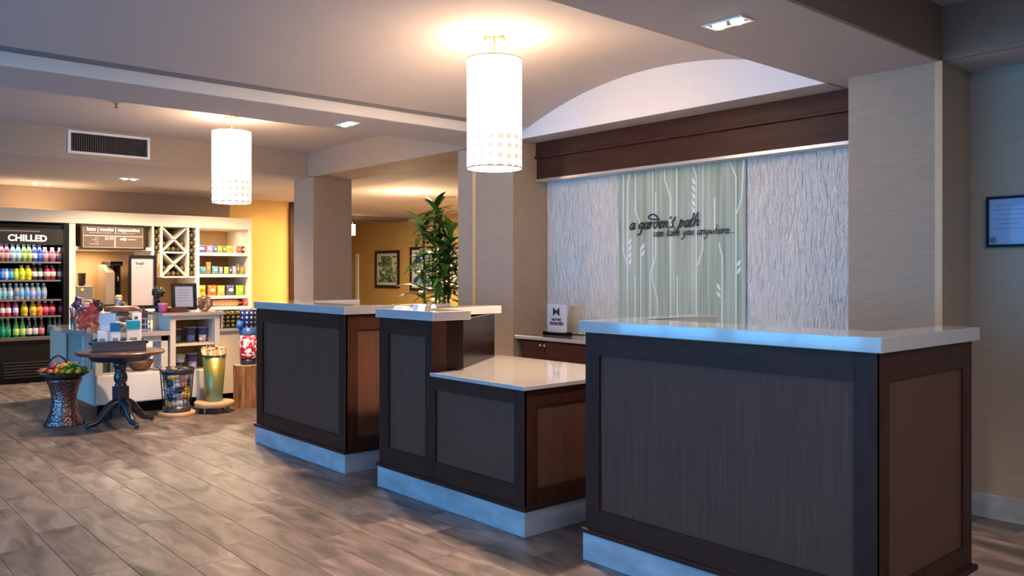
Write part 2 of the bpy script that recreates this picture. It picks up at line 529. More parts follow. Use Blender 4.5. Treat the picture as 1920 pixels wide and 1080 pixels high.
face_x(t, XF, 3.823, 4.20, ZB + 0.02, 0.248, WOODH, 'rail'); face_x(t, XF, 3.068, 3.727, ZB + 0.02, 0.243, WOODH, 'rail')
obj('inset_panel', box(B(), XF + 0.0125, XF + 0.0155, 3.82, 4.203, 0.246, 0.93), INSET, t)
obj('inset_panel', box(B(), XF + 0.0125, XF + 0.0155, 3.066, 3.729, 0.241, 0.645), INSET, t)
face_y(t, ym - 0.002, XF + 0.001, XF + 0.085, 0.735, ZT)
face_y(t, y0, XF + 0.001, XF + 0.092, ZB + 0.02, 0.716); face_y(t, y0, 3.44, 3.53, ZB + 0.02, 0.716)
face_y(t, y0, XF + 0.092, 3.44, 0.63, 0.716, WOODH, 'rail'); face_y(t, y0, XF + 0.092, 3.44, ZB + 0.02, 0.228, WOODH, 'rail')
obj('inset_panel', box(B(), XF + 0.09, 3.442, y0 + 0.0105, y0 + 0.0145, 0.226, 0.632), INSET_S, t)
obj('base_trim', box(B(), XF - 0.012, 3.542, 2.982, 4.322, ZB, ZB + 0.021, 0.004), WOODH, t)
obj('plinth', box(B(), XF, 3.53, 2.992, 4.318, 0.001, ZB), PLINTH, t)
slab_u(t, [(2.68, 3.717), (2.945, 3.717), (2.945, 4.17), (3.56, 4.17), (3.56, 4.312), (2.68, 4.312)], ZT, ZS)
# glossy dark screen running from the short arm to the long one, and the desktop in front of it
obj('back_screen', prism(B(), [(2.785, ym + 0.012), (2.925, ym + 0.012), (3.515, 4.19), (3.515, 4.215), (2.915, ym + 0.03), (2.785, ym + 0.03)], 0.735, ZT), mat('dark_gloss_laminate', (34, 20, 16), 0.22, var=0.15, scale=3, spec=0.2), t)
obj('desktop', prism(B(), [(2.68, 2.972), (3.62, 2.972), (3.62, 4.29), (3.53, 4.21), (2.925, ym + 0.008), (2.68, ym - 0.004)], 0.716, 0.738, 0.003), QUARTZ, t)

# small things on the tall stand
for i, (x, y, dx, dy, h, m, nm, lab) in enumerate((
        (2.82, 4.245, 0.05, 0.09, 0.012, PAPERW, 'card_stack', 'low stack of white cards on the middle stand, beside its outer edge'),
        (2.80, 4.03, 0.05, 0.05, 0.03, mat('clear_blue_card', (200, 225, 248), 0.3), 'card_stack', 'upright pale blue cards at the middle of the tall stand top'))):
    s = thing(nm, lab, 'cards', (x, y, ZS))
    for k in range(4):
        obj('card', box(B(), x - dx / 2 + 0.003 * k, x + dx / 2 + 0.003 * k, y - dy / 2, y + dy / 2, ZS + h * k / 4 + 0.0005, ZS + h * (k + 1) / 4), m, s)
s = thing('paper_ball', 'small crumpled white tissue on the tall stand top near the long arm', 'tissue', (2.84, 3.94, ZS))
obj('tissue', ico(B(), (2.84, 3.94, ZS + 0.018), 0.018, 1, (1, 1.1, 0.95), 0.25), mat('tissue_white', (240, 225, 232), 0.8), s)

# ================================================================== NICHE: valance, feature wall, console
t = thing('valance', 'dark wooden valance with a ledge above the feature wall', 'valance', (4.66, 3.65, 2.035))
obj('upper_board', box(B(), 4.635, 4.75, 2.214, 5.0, 2.228, Z1 + 0.001, 0.003), WOODH, t)
obj('ledge', box(B(), 4.618, 4.75, 2.214, 5.0, 2.221, 2.244, 0.003), WOODH, t)
obj('lower_board', box(B(), 4.645, 4.75, 2.214, 5.0, 2.055, 2.222, 0.003), WOODH, t)
obj('metal_edge', box(B(), 4.635, 4.75, 2.214, 5.0, 2.032, 2.056, 0.003), mat('satin_aluminium', (205, 200, 195), 0.3, metal=0.7), t)

fw = bpy.data.materials.new('rippled_panel'); fw.use_nodes = True
nt = fw.node_tree; b = nt.nodes['Principled BSDF']; b.inputs['Base Color'].default_value = srgb(232, 228, 220); b.inputs['Roughness'].default_value = 0.5
tc = nt.nodes.new('ShaderNodeTexCoord'); mp = nt.nodes.new('ShaderNodeMapping'); mp.inputs['Scale'].default_value = (1, 1.0, 0.28)
nt.links.new(tc.outputs['Object'], mp.inputs[0])
nn = nt.nodes.new('ShaderNodeTexNoise'); nn.inputs['Scale'].default_value = 42; nn.inputs['Detail'].default_value = 2; nn.inputs['Distortion'].default_value = 1.4
nt.links.new(mp.outputs[0], nn.inputs['Vector'])
bp = nt.nodes.new('ShaderNodeBump'); bp.inputs['Strength'].default_value = 1.0; bp.inputs['Distance'].default_value = 0.03
nt.links.new(nn.outputs['Fac'], bp.inputs['Height']); nt.links.new(bp.outputs[0], b.inputs['Normal'])
RIP = fw
t = thing('feature_panel', 'white rippled wall panel beside the left column, behind the white sign', 'wall panel', (4.77, 4.6, 0.8), 'rippled wall panels')
obj('panel', box(B(), 4.762, 4.791, 4.20, 4.995, 0.8, 2.04), RIP, t)
t = thing('feature_panel', 'white rippled wall panel between the green glass and the right column', 'wall panel', (4.77, 2.65, 0.8), 'rippled wall panels')
obj('panel', box(B(), 4.762, 4.791, 2.215, 3.10, 0.8, 2.04), RIP, t)

# green glass art panel
gm = bpy.data.materials.new('green_glass'); gm.use_nodes = True
nt = gm.node_tree; b = nt.nodes['Principled BSDF']; b.inputs['Roughness'].default_value = 0.14
b.inputs['Coat Weight'].default_value = 0.0; b.inputs['Specular IOR Level'].default_value = 0.25
tc = nt.nodes.new('ShaderNodeTexCoord'); mp = nt.nodes.new('ShaderNodeMapping'); mp.inputs['Scale'].default_value = (1, 14, 0.5)
nt.links.new(tc.outputs['Object'], mp.inputs[0])
nn = nt.nodes.new('ShaderNodeTexNoise'); nn.inputs['Scale'].default_value = 1.8; nn.inputs['Detail'].default_value = 4
nt.links.new(mp.outputs[0], nn.inputs['Vector'])
cr = nt.nodes.new('ShaderNodeValToRGB'); e = cr.color_ramp.elements
e[0].position = 0.3; e[0].color = srgb(140, 156, 136); e[1].position = 0.7; e[1].color = srgb(196, 206, 192)
x = e.new(0.5); x.color = srgb(170, 184, 168)
nt.links.new(nn.outputs['Fac'], cr.inputs[0]); nt.links.new(cr.outputs[0], b.inputs['Base Color'])
t = thing('glass_art_panel', 'pale green glass panel etched with white plant stems behind the desks', 'glass panel', (4.75, 3.65, 0.8))
obj('pane', box(B(), 4.748, 4.757, 3.095, 4.20, 0.80, 2.04, 0.002), gm, t)
obj('backing', box(B(), 4.758, 4.79, 3.10, 4.20, 0.80, 2.035), mat('green_backing', (120, 130, 104), 0.8), t)
ETCH = mat('etched_white', (232, 240, 240), 0.5)


def stem(pts):
    """(image-like) s across 0..1 from the far edge to the near one, h height; a thin etched band on the pane"""
    bm = B()
    P = [(4.19 - 1.08 * s, h) for s, h in pts]
    for (ya, za), (yb, zb) in zip(P, P[1:]):
        wv = 0.0045
        f = [bm.verts.new((4.7475, ya + wv, za)), bm.verts.new((4.7475, ya - wv, za)), bm.verts.new((4.7475, yb - wv, zb)), bm.verts.new((4.7475, yb + wv, zb))]
        bm.faces.new(f)
    ex = bmesh.ops.extrude_face_region(bm, geom=list(bm.faces))
    bmesh.ops.translate(bm, verts=[v for v in ex['geom'] if isinstance(v, bmesh.types.BMVert)], vec=(0.001, 0, 0))
    obj('etched_stem', bm, ETCH, t)


TOPZ, BOTZ = 2.03, 0.81
stem([(0.035, TOPZ), (0.035, 1.44), (0.075, 1.35), (0.075, BOTZ)])
stem([(0.095, TOPZ), (0.075, 1.95), (0.075, 1.36)])
stem([(0.145, TOPZ), (0.145, 1.75), (0.185, 1.65)])
stem([(0.14, 1.27), (0.14, BOTZ)])
stem([(0.19, 1.48), (0.19, BOTZ)])
stem([(0.295, TOPZ), (0.295, 1.36), (0.272, 1.28), (0.272, BOTZ)])
stem([(0.32, 1.87), (0.32, 1.42), (0.29, 1.30), (0.295, 1.22), (0.335, 1.10), (0.335, BOTZ)])
stem([(0.395, TOPZ), (0.395, 1.96), (0.445, 1.82), (0.445, BOTZ)])
stem([(0.495, TOPZ), (0.495, 1.66)])
stem([(0.50, 1.27), (0.50, BOTZ)])
stem([(0.62, 2.03), (0.65, 1.96), (0.65, BOTZ)])
stem([(0.70, TOPZ), (0.70, 1.45), (0.66, 1.34)])
stem([(0.79, 1.80), (0.79, 1.58)])
stem([(0.82, 1.49), (0.845, 1.40), (0.845, BOTZ)])
stem([(0.90, TOPZ), (0.945, 1.93), (0.945, BOTZ)])
stem([(1.0, TOPZ), (0.985, 1.78), (0.95, 1.68)])


def leafs(s, h, n, up):
    bm = B()
    for k in range(n):
        y = 4.19 - 1.08 * s; z = h - 0.05 * k
        dy = -0.035 if up else 0.035
        vs = [bm.verts.new((4.7474, y, z)), bm.verts.new((4.7474, y + dy * 0.7, z + 0.012)), bm.verts.new((4.7474, y + dy, z + 0.05)), bm.verts.new((4.7474, y + dy * 0.2, z + 0.03))]
        bm.faces.new(vs)
    ex = bmesh.ops.extrude_face_region(bm, geom=list(bm.faces))
    bmesh.ops.translate(bm, verts=[v for v in ex['geom'] if isinstance(v, bmesh.types.BMVert)], vec=(0.001, 0, 0))
    obj('etched_leaf', bm, ETCH, t)


leafs(0.08, 1.50, 4, True); leafs(0.195, 1.46, 2, True); leafs(0.645, 1.90, 5, False); leafs(0.835, 1.17, 2, False); leafs(0.95, 1.33, 2, True)

# script lettering on the glass
GL = {
    'a': (0.95, [[(0.75, 0.85), (0.45, 1.0), (0.1, 0.6), (0.15, 0.1), (0.4, 0.02), (0.7, 0.5), (0.8, 1.0), (0.68, 0.25), (0.8, 0.0), (1.0, 0.2)]]),
    'g': (0.95, [[(0.75, 0.85), (0.45, 1.0), (0.1, 0.6), (0.15, 0.15), (0.4, 0.1), (0.7, 0.5), (0.8, 1.0), (0.6, -0.5), (0.3, -1.0), (0.05, -0.8)]]),
    'r': (0.75, [[(0.0, 0.75), (0.2, 1.0), (0.15, 0.0)], [(0.17, 0.5), (0.4, 0.95), (0.7, 0.9)]]),
    'd': (1.0, [[(0.75, 0.75), (0.45, 1.0), (0.1, 0.5), (0.3, 0.0), (0.65, 0.3), (0.8, 1.0), (0.4, 1.75), (-0.4, 2.2), (-1.1, 2.0), (-1.0, 1.55), (-0.2, 1.4), (0.9, 1.35)]]),
    'e': (0.75, [[(0.1, 0.5), (0.45, 0.6), (0.6, 0.9), (0.35, 1.0), (0.1, 0.5), (0.25, 0.0), (0.7, 0.25)]]),
    'n': (0.95, [[(0.0, 0.8), (0.2, 1.0), (0.15, 0.0)], [(0.16, 0.4), (0.5, 1.0), (0.7, 0.8), (0.65, 0.1), (0.9, 0.2)]]),
    "'": (0.35, [[(0.25, 1.7), (0.15, 1.35)]]),
    's': (0.75, [[(0.65, 1.6), (0.5, 1.2), (0.25, 0.75), (0.5, 0.4), (0.35, 0.0), (0.05, 0.15)]]),
    'p': (0.95, [[(0.1, 0.9), (0.25, 1.05), (0.0, -0.2), (-0.2, -1.0)], [(0.15, 0.4), (0.5, 1.0), (0.75, 0.6), (0.45, 0.0), (0.15, 0.2)]]),
    't': (0.6, [[(0.35, 2.0), (0.15, 0.3), (0.3, 0.0), (0.55, 0.2)], [(0.0, 1.05), (0.55, 1.15)]]),
    'h': (0.95, [[(0.3, 2.1), (0.1, 0.0)], [(0.15, 0.4), (0.5, 1.0), (0.7, 0.75), (0.65, 0.1), (0.9, 0.2)]]),
    'c': (0.75, [[(0.65, 0.85), (0.4, 1.0), (0.1, 0.5), (0.25, 0.0), (0.7, 0.25)]]),
    'k': (0.9, [[(0.25, 2.0), (0.1, 0.0)], [(0.65, 1.0), (0.2, 0.5), (0.75, 0.0)]]),
    'y': (0.95, [[(0.05, 1.0), (0.15, 0.3), (0.4, 0.2), (0.7, 1.0)], [(0.7, 1.0), (0.45, -0.5), (0.1, -1.0), (0.0, -0.7)]]),
    'o': (0.85, [[(0.45, 1.0), (0.1, 0.6), (0.2, 0.05), (0.55, 0.1), (0.7, 0.6), (0.45, 1.0), (0.85, 0.9)]]),
    'u': (0.95, [[(0.05, 1.0), (0.1, 0.2), (0.4, 0.05), (0.7, 1.0), (0.65, 0.15), (0.9, 0.15)]]),
    'w': (1.2, [[(0.05, 1.0), (0.15, 0.1), (0.5, 0.7), (0.6, 0.1), (0.95, 0.6), (1.0, 1.0)]]),
    '.': (0.35, [[(0.1, 0.05), (0.16, 0.1)]]),
}
INK = mat('dark_bronze_letters', (62, 36, 28), 0.4)
wt = thing('wall_lettering', 'dark script lettering mounted on the green glass panel', 'lettering', (4.735, 3.7, 1.6))


def write(s, y, z, h, rad, end_y):
    tot = sum(GL[ch][0] if ch != ' ' else 0.75 for ch in s)
    sc = abs(end_y - y) / tot
    x = 0.0; bm = B()
    for ch in s + ' ':
        if ch == ' ':
            if len(bm.verts): obj('word', bm, INK, wt); bm = B()
            x += 0.75; continue
        wd, strokes = GL[ch]
        for st in strokes:
            pts = spline([(0, px * sc + (py * h) * 0.28, py * h) for px, py in st], 4)
            tube(bm, [(4.735, y - x * sc - p.y, z + p.z) for p in pts], rad, 5)
        x += wd
    bm.free()


write("a garden's path", 4.085, 1.612, 0.046, 0.0048, 3.46)
write("can take you anywhere....", 3.86, 1.553, 0.030, 0.0032, 3.17)

# console cabinet
t = thing('console_cabinet', 'long dark console cabinet with pale top below the feature wall', 'cabinet', (4.6, 3.6, 0))
obj('carcass', box(B(), 4.43, 4.745, 2.25, 4.945, 0.1, 0.767), WOOD, t)
obj('plinth', box(B(), 4.46, 4.745, 2.25, 4.945, 0.001, 0.1), BLACK, t)
obj('countertop', box(B(), 4.395, 4.747, 2.23, 4.99, 0.767, 0.795, 0.003), QUARTZ, t)
for k in range(10):
    ya = 4.921 - 0.2605 * k
    d = obj('door', box(B(), 4.412, 4.43, ya - 0.257, ya, 0.12, 0.755, 0.003), WOODH if k % 2 else WOOD, t)
    ky = ya - 0.257 + 0.022 if k % 2 == 0 else ya - 0.022
    kb = B(); lathe(kb, [(0.004, 0), (0.004, 0.012), (0.011, 0.016), (0.012, 0.024), (0.006, 0.029)], seg=12)
    kb.transform(Matrix.Translation((4.412, ky, 0.728)) @ Matrix.Rotation(-PI / 2, 4, 'Y'))
    obj('knob', kb, mat('brushed_nickel', (205, 195, 185), 0.3, metal=0.9), d)

t = thing('counter_sign', 'white acrylic sign with a dark emblem standing on the console cabinet', 'sign', (4.60, 4.705, 0.795))
obj('base', box(B(), 4.56, 4.64, 4.585, 4.838, 0.796, 0.826, 0.003), BLACKG, t)
obj('card', box(B(), 4.592, 4.598, 4.60, 4.815, 0.826, 1.042, 0.001), PAPERW, t)
obj('cover', box(B(), 4.5895, 4.5912, 4.585, 4.835, 0.826, 1.05), glassy('acrylic', (250, 250, 255), 0.08), t)
eb = B()
for sgn in (1, -1):
    yc = 4.712
    vs = [eb.verts.new((4.589, yc + sgn * a, z)) for a, z in ((0.036, 1.018), (0.036, 0.948), (0.0, 0.975), (0.0, 0.991))]
    eb.faces.new(vs)
ex = bmesh.ops.extrude_face_region(eb, geom=list(eb.faces))
bmesh.ops.translate(eb, verts=[v for v in ex['geom'] if isinstance(v, bmesh.types.BMVert)], vec=(-0.001, 0, 0))
SIGNK = mat('sign_ink', (44, 46, 58), 0.5)
obj('emblem', eb, SIGNK, t)
obj('lettering', place_x(text_bm('HILTON', 0.028, 0.0006, bold=0.001), 4.589, 4.712, 0.912), SIGNK, t)
obj('lettering', place_x(text_bm('HONORS', 0.036, 0.0006, bold=0.0012), 4.589, 4.712, 0.878), SIGNK, t)

# framed certificate on the right wall
t = thing('wall_certificate', 'black framed certificate under glass on the right wall', 'frame', (4.75, 1.48, 1.42))
fb = B()
for a in ((1.30, 1.642, 1.42, 1.434), (1.30, 1.642, 1.670, 1.684), (1.30, 1.312, 1.434, 1.670), (1.630, 1.642, 1.434, 1.670)):
    box(fb, 4.738, 4.76, *a)
obj('frame', fb, BLACK, t)
obj('paper', box(B(), 4.75, 4.757, 1.309, 1.633, 1.432, 1.672), mat('certificate_paper', (196, 204, 218), 0.5), t)
pb = B()
for k, (ya, yb) in enumerate(((1.60, 1.50), (1.61, 1.47), (1.585, 1.45), (1.61, 1.46), (1.59, 1.49), (1.61, 1.45))):
    box(pb, 4.7488, 4.7499, yb, ya, 1.635 - k * 0.024, 1.638 - k * 0.024)
obj('print', pb, mat('print_grey', (110, 125, 155), 0.6), t)
sb = B(); lathe(sb, [(0.017, 0), (0.017, 0.0015)], seg=20); sb.transform(Matrix.Translation((4.7498, 1.612, 1.458)) @ Matrix.Rotation(-PI / 2, 4, 'Y'))
obj('seal', sb, mat('seal_navy', (24, 40, 70), 0.5), t)
obj('glazing', box(B(), 4.7435, 4.7455, 1.309, 1.633, 1.432, 1.672), glassy('frame_glass', (220, 235, 255), 0.14, 0.02), t)

# ================================================================== CEILING FITTINGS
sm = bpy.data.materials.new('lamp_shade_fabric'); sm.use_nodes = True
nt = sm.node_tree; b = nt.nodes['Principled BSDF']; b.inputs['Base Color'].default_value = srgb(240, 235, 228)
tc = nt.nodes.new('ShaderNodeTexCoord'); sep = nt.nodes.new('ShaderNodeSeparateXYZ'); nt.links.new(tc.outputs['Object'], sep.inputs[0])
at = nt.nodes.new('ShaderNodeMath'); at.operation = 'ARCTAN2'; nt.links.new(sep.outputs[1], at.inputs[0]); nt.links.new(sep.outputs[0], at.inputs[1])
sc_ = nt.nodes.new('ShaderNodeMath'); sc_.operation = 'MULTIPLY'; sc_.inputs[1].default_value = 0.16; nt.links.new(at.outputs[0], sc_.inputs[0])
cm = nt.nodes.new('ShaderNodeCombineXYZ'); nt.links.new(sc_.outputs[0], cm.inputs[0]); nt.links.new(sep.outputs[2], cm.inputs[1])
vo = nt.nodes.new('ShaderNodeTexVoronoi'); vo.voronoi_dimensions = '2D'; vo.inputs['Scale'].default_value = 18; vo.inputs['Randomness'].default_value = 0.15
nt.links.new(cm.outputs[0], vo.inputs['Vector'])
mr = nt.nodes.new('ShaderNodeMapRange'); mr.inputs[1].default_value = 0.30; mr.inputs[2].default_value = 0.50; mr.inputs[3].default_value = 0.042; mr.inputs[4].default_value = 1.0
nt.links.new(vo.outputs['Distance'], mr.inputs[0])
zr = nt.nodes.new('ShaderNodeMapRange'); zr.inputs[1].default_value = 0.27; zr.inputs[2].default_value = 0.18; nt.links.new(sep.outputs[2], zr.inputs[0])
mx = nt.nodes.new('ShaderNodeMix'); mx.data_type = 'FLOAT'; nt.links.new(zr.outputs[0], mx.inputs[0]); mx.inputs[2].default_value = 1.0; nt.links.new(mr.outputs[0], mx.inputs[3])
mu = nt.nodes.new('ShaderNodeMath'); mu.operation = 'MULTIPLY'; mu.inputs[1].default_value = 13.0; nt.links.new(mx.outputs[0], mu.inputs[0])
b.inputs['Emission Color'].default_value = (1.0, 0.68, 0.42, 1); nt.links.new(mu.outputs[0], b.inputs['Emission Strength'])
SHADE = sm
BRASS = mat('aged_brass', (150, 120, 70), 0.3, metal=1.0)


def pendant(x, y, zb, zt, zc, label, power):
    t = thing('pendant_lamp', label, 'lamp', (x, y, zb), 'drum pendants')
    r = 0.16
    s = obj('lamp_shade', lathe(B(), [(r, zb), (r, zt)], (x, y, 0), 48, cap=False), SHADE, t)
    for z in (zb, zt):
        rb = B()
        tube(rb, [(x + r * math.cos(a), y + r * math.sin(a), z) for a in [2 * PI * i / 48 for i in range(49)]], 0.004, 5, False)
        obj('shade_ring', rb, mat('ring_grey', (150, 145, 140), 0.5), t)
    sp = B()
    for k in range(3):
        a = 2 * PI * k / 3
        tube(sp, [(x, y, zt - 0.03), (x + r * math.cos(a), y + r * math.sin(a), zt - 0.01)], 0.003, 5)
    obj('spider', sp, BRASS, t)
    obj('stem', tube(B(), [(x, y, zt - 0.2), (x, y, zc)], 0.006, 8), BRASS, t)
    bb = B()
    ico(bb, (x, y, zt - 0.23), 0.028, 2)
    obj('bulb', bb, emis('bulb_glow', (255, 236, 205), 8), t)
    cb = B()
    for k in (-1, 1):
        ico(cb, (x + 0.045 * k * R.x, y + 0.045 * k * R.y, zc - 0.014), 0.02, 2, (1, 1, 0.7))
    tube(cb, [(x - 0.05 * R.x, y - 0.05 * R.y, zc - 0.008), (x + 0.05 * R.x, y + 0.05 * R.y, zc - 0.008)], 0.005, 6)
    obj('canopy_fitting', cb, BRASS, t)
    lamp('pendant_light', 'POINT', (x + 0.03, y, zt - 0.155), power * 0.8, (1.0, 0.72, 0.46), size=0.02)
    lamp('pendant_light', 'POINT', (x, y + 0.03, zb + 0.16), power * 1.7, (1.0, 0.72, 0.48), size=0.03)
    return t


pendant(3.115, 3.714, 1.895, 2.526, 2.668, 'large lit white drum pendant hanging under the vault above the desks', 95)
pendant(2.89, 6.955, 1.893, 2.502, 2.635, 'lit white drum pendant hanging nearer the snack market', 85)


def downlight(x, y, z, label, ang, power, lx=0.10, ly=0.20, spot=95, col=(1, 0.86, 0.70)):
    t = thing('downlight', label, 'ceiling light', (x, y, z - 0.006), 'recessed twin downlights')
    fb = B()
    for a in ((-lx / 2, lx / 2, -ly / 2, -ly / 2 + 0.012), (-lx / 2, lx / 2, ly / 2 - 0.012, ly / 2), (-lx / 2, -lx / 2 + 0.012, -ly / 2 + 0.012, ly / 2 - 0.012), (lx / 2 - 0.012, lx / 2, -ly / 2 + 0.012, ly / 2 - 0.012)):
        box(fb, a[0] + x, a[1] + x, a[2] + y, a[3] + y, z - 0.006, z + 0.0)
    obj('frame', fb, WHITE, t)
    obj('housing', box(B(), x - lx / 2 + 0.012, x + lx / 2 - 0.012, y - ly / 2 + 0.012, y + ly / 2 - 0.012, z - 0.003, z - 0.0005), STEEL, t)
    for k in (-1, 1):
        yy = y + k * ly * 0.22 if ly > lx else y; xx = x if ly > lx else x + k * lx * 0.22
        bb = B(); lathe(bb, [(0.03, 0), (0.022, -0.012), (0.008, -0.016)][::-1], (xx, yy, z - 0.003), 16)
        obj('bulb', bb, emis('halogen_glow', (255, 240, 220), 22), t)
        lamp('downlight_spot', 'SPOT', (xx, yy, z - 0.03), power, col, (0, 0, 0), 0.03, spot=spot)
    return t


downlight(3.035, 2.065, Z1, 'twin recessed downlight in the soffit above the nearest desk', 0, 30)
downlight(3.025, 5.235, Z1, 'twin recessed downlight in the beam above the far desk', 0, 40)
downlight(2.36, 11.4, 2.385, 'twin recessed downlight above the drinks cooler', 0, 60, 0.30, 0.10, 110, (1, 0.78, 0.52))
downlight(3.00, 10.14, 2.385, 'twin recessed downlight above the coffee counter', 0, 80, 0.22, 0.10, 155, (1, 0.80, 0.56))
# the same fittings go on along the soffits beyond the picture
downlight(0.6, 2.065, Z1, 'twin recessed downlight further along the near soffit', 0, 40)
downlight(0.6, 5.235, Z1, 'twin recessed downlight further along the beam', 0, 40)
downlight(4.2, 10.14, 2.385, 'twin recessed downlight above the snack shelves', 0, 85, 0.22, 0.10, 155, (1, 0.80, 0.56))

t = thing('air_vent', 'white framed air return grille on the bulkhead over the market', 'vent', (2.34, 8.45, 2.4))
fb = B()
for a in ((1.966, 2.692, 2.588, 2.61), (1.966, 2.692, 2.398, 2.42), (1.966, 1.99, 2.42, 2.588), (2.668, 2.692, 2.42, 2.588)):
    box(fb, a[0], a[1], 8.444, 8.46, a[2], a[3])
obj('frame', fb, WHITE, t)
obj('backing', box(B(), 1.99, 2.668, 8.457, 8.4598, 2.42, 2.588), mat('duct_dark', (40, 40, 44), 0.7), t)
for k in range(34):
    xx = 1.998 + k * 0.0197
    sb = B(); vs = [sb.verts.new(p) for p in ((xx, 8.446, 2.42), (xx + 0.009, 8.457, 2.42), (xx + 0.009, 8.457, 2.588), (xx, 8.446, 2.588))]
    sb.faces.new(vs); bmesh.ops.solidify(sb, geom=list(sb.faces), thickness=0.002)
    obj('slat', sb, mat('slat_grey', (150, 150, 155), 0.4), t)
t = thing('sprinkler_head', 'small brass sprinkler head on the market coffer ceiling', 'sprinkler', (1.972, 6.993, ZC - 0.05))
obj('escutcheon', lathe(B(), [(0.034, ZC - 0.008), (0.03, ZC)], (1.972, 6.993, 0), 20), mat('sprinkler_white', (190, 170, 160), 0.5), t)
sb = B(); lathe(sb, [(0.02, ZC - 0.047), (0.02, ZC - 0.044), (0.007, ZC - 0.043), (0.007, ZC - 0.02), (0.012, ZC - 0.018), (0.012, ZC - 0.008)], (1.972, 6.993, 0), 12)
obj('deflector', sb, BRASS, t)
t = thing('ceiling_speaker', 'round flush ceiling speaker in the hall ceiling', 'speaker', (6.95, 8.9, 2.38))
obj('grille', lathe(B(), [(0.10, 2.378), (0.11, 2.385)], (7.15, 9.55, 0), 28), mat('speaker_cream', (170, 130, 80), 0.7), t)

# ================================================================== HALL: pictures, plant, lamp


def picture(y0, y1, z0, z1, label, art, nm='framed_picture'):
    t = thing(nm, label, 'picture', (9.28, (y0 + y1) / 2, z0), 'hall pictures')
    f = 0.055; fb = B()
    for a in ((y0, y1, z0, z0 + f), (y0, y1, z1 - f, z1), (y0, y0 + f, z0 + f, z1 - f), (y1 - f, y1, z0 + f, z1 - f)):
        box(fb, 9.262, 9.30, *a)
    obj('frame', fb, mat('dark_frame', (44, 28, 22), 0.4), t)
    obj('mat_board', box(B(), 9.28, 9.295, y0 + f, y1 - f, z0 + f, z1 - f), mat('mat_board', (225, 220, 205), 0.6), t)
    g_ = 0.11
    m = bpy.data.materials.new('art_print'); m.use_nodes = True; nt = m.node_tree; b = nt.nodes['Principled BSDF']; b.inputs['Roughness'].default_value = 0.5
    tc = nt.nodes.new('ShaderNodeTexCoord'); vo = nt.nodes.new('ShaderNodeTexNoise'); vo.inputs['Scale'].default_value = art[0]; vo.inputs['Distortion'].default_value = 2.5
    nt.links.new(tc.outputs['Object'], vo.inputs['Vector'])
    cr = nt.nodes.new('ShaderNodeValToRGB'); cr.color_ramp.interpolation = 'CONSTANT'
    for i, (p, c_) in enumerate(zip((0.0, 0.42, 0.5, 0.58), art[1:])):
        e = cr.color_ramp.elements[i] if i < 2 else cr.color_ramp.elements.new(p)
        e.position = p; e.color = srgb(*c_)
    nt.links.new(vo.outputs['Fac'], cr.inputs[0]); nt.links.new(cr.outputs[0], b.inputs['Base Color'])
    obj('print', box(B(), 9.277, 9.281, y0 + g_, y1 - g_, z0 + g_, z1 - g_), m, t)


picture(14.04, 14.92, 1.0, 1.76, 'dark framed print of green leaves on the ochre hall wall, clear of the plant', (2.2, (70, 90, 50), (150, 185, 130), (90, 80, 55), (215, 225, 190)))
picture(12.85, 13.64, 0.955, 1.81, 'dark framed blue print half hidden behind the tall plant', (1.8, (40, 70, 120), (120, 175, 220), (225, 235, 240), (70, 90, 70)))
picture(11.6, 12.42, 1.0, 1.80, 'dark framed pale print at the opening edge behind the plant', (2.5, (60, 70, 50), (150, 160, 140), (215, 215, 205), (100, 115, 80)))

t = thing('pendant_lamp', 'small lit white cylinder pendant in the hall by the far column', 'lamp', (8.0, 13.67, 2.0))
obj('lamp_shade', lathe(B(), [(0.055, 2.005), (0.055, 2.21)], (8.0, 13.67, 0), 20), emis('small_shade', (255, 238, 200), 5), t)
obj('stem', tube(B(), [(8.0, 13.67, 2.21), (8.0, 13.67, 2.385)], 0.006, 6), BRASS, t)

# hall and market warm light
lamp('hall_light', 'AREA', (7.2, 10.5, 2.36), 260, (1.0, 0.72, 0.40), (0, 0, 0), 1.6)
lamp('hall_light', 'POINT', (6.3, 9.3, 1.9), 45, (1.0, 0.72, 0.42), size=0.12)
lamp('hall_light', 'SPOT', (5.4, 11.2, 2.30), 12, (1.0, 0.66, 0.30), (math.radians(38), 0, 0), 0.05, spot=90)

# tall potted plant
PX, PY = 5.6, 7.72
t = thing('potted_plant', 'tall leafy cane plant in the opening beside the hall', 'plant', (PX, PY, 0))
obj('pot', lathe(B(), [(0.13, 0.0), (0.17, 0.3), (0.18, 0.34), (0.165, 0.34), (0.16, 0.3)], (PX, PY, 0), 28), mat('pot_dark', (70, 58, 50), 0.5), t)
obj('soil', lathe(B(), [(0.16, 0.29), (0.05, 0.31)], (PX, PY, 0), 20), mat('soil', (50, 38, 30), 0.9), t)
LEAFG = [mat('leaf_green', (70, 126, 44), 0.35, var=0.25, scale=12), mat('leaf_green_light', (128, 178, 70), 0.35, var=0.2, scale=12), mat('leaf_green_dark', (40, 84, 36), 0.35, var=0.25, scale=12)]
canes = [(0.0, 0.0, 2.02), (0.10, -0.13, 1.70), (-0.10, 0.10, 1.78), (0.12, -0.02, 1.52), (0.02, -0.14, 1.36), (0.02, -0.05, 1.88)]
cane_m = mat('cane', (120, 112, 60), 0.5, var=0.2, scale=20)
lm = []
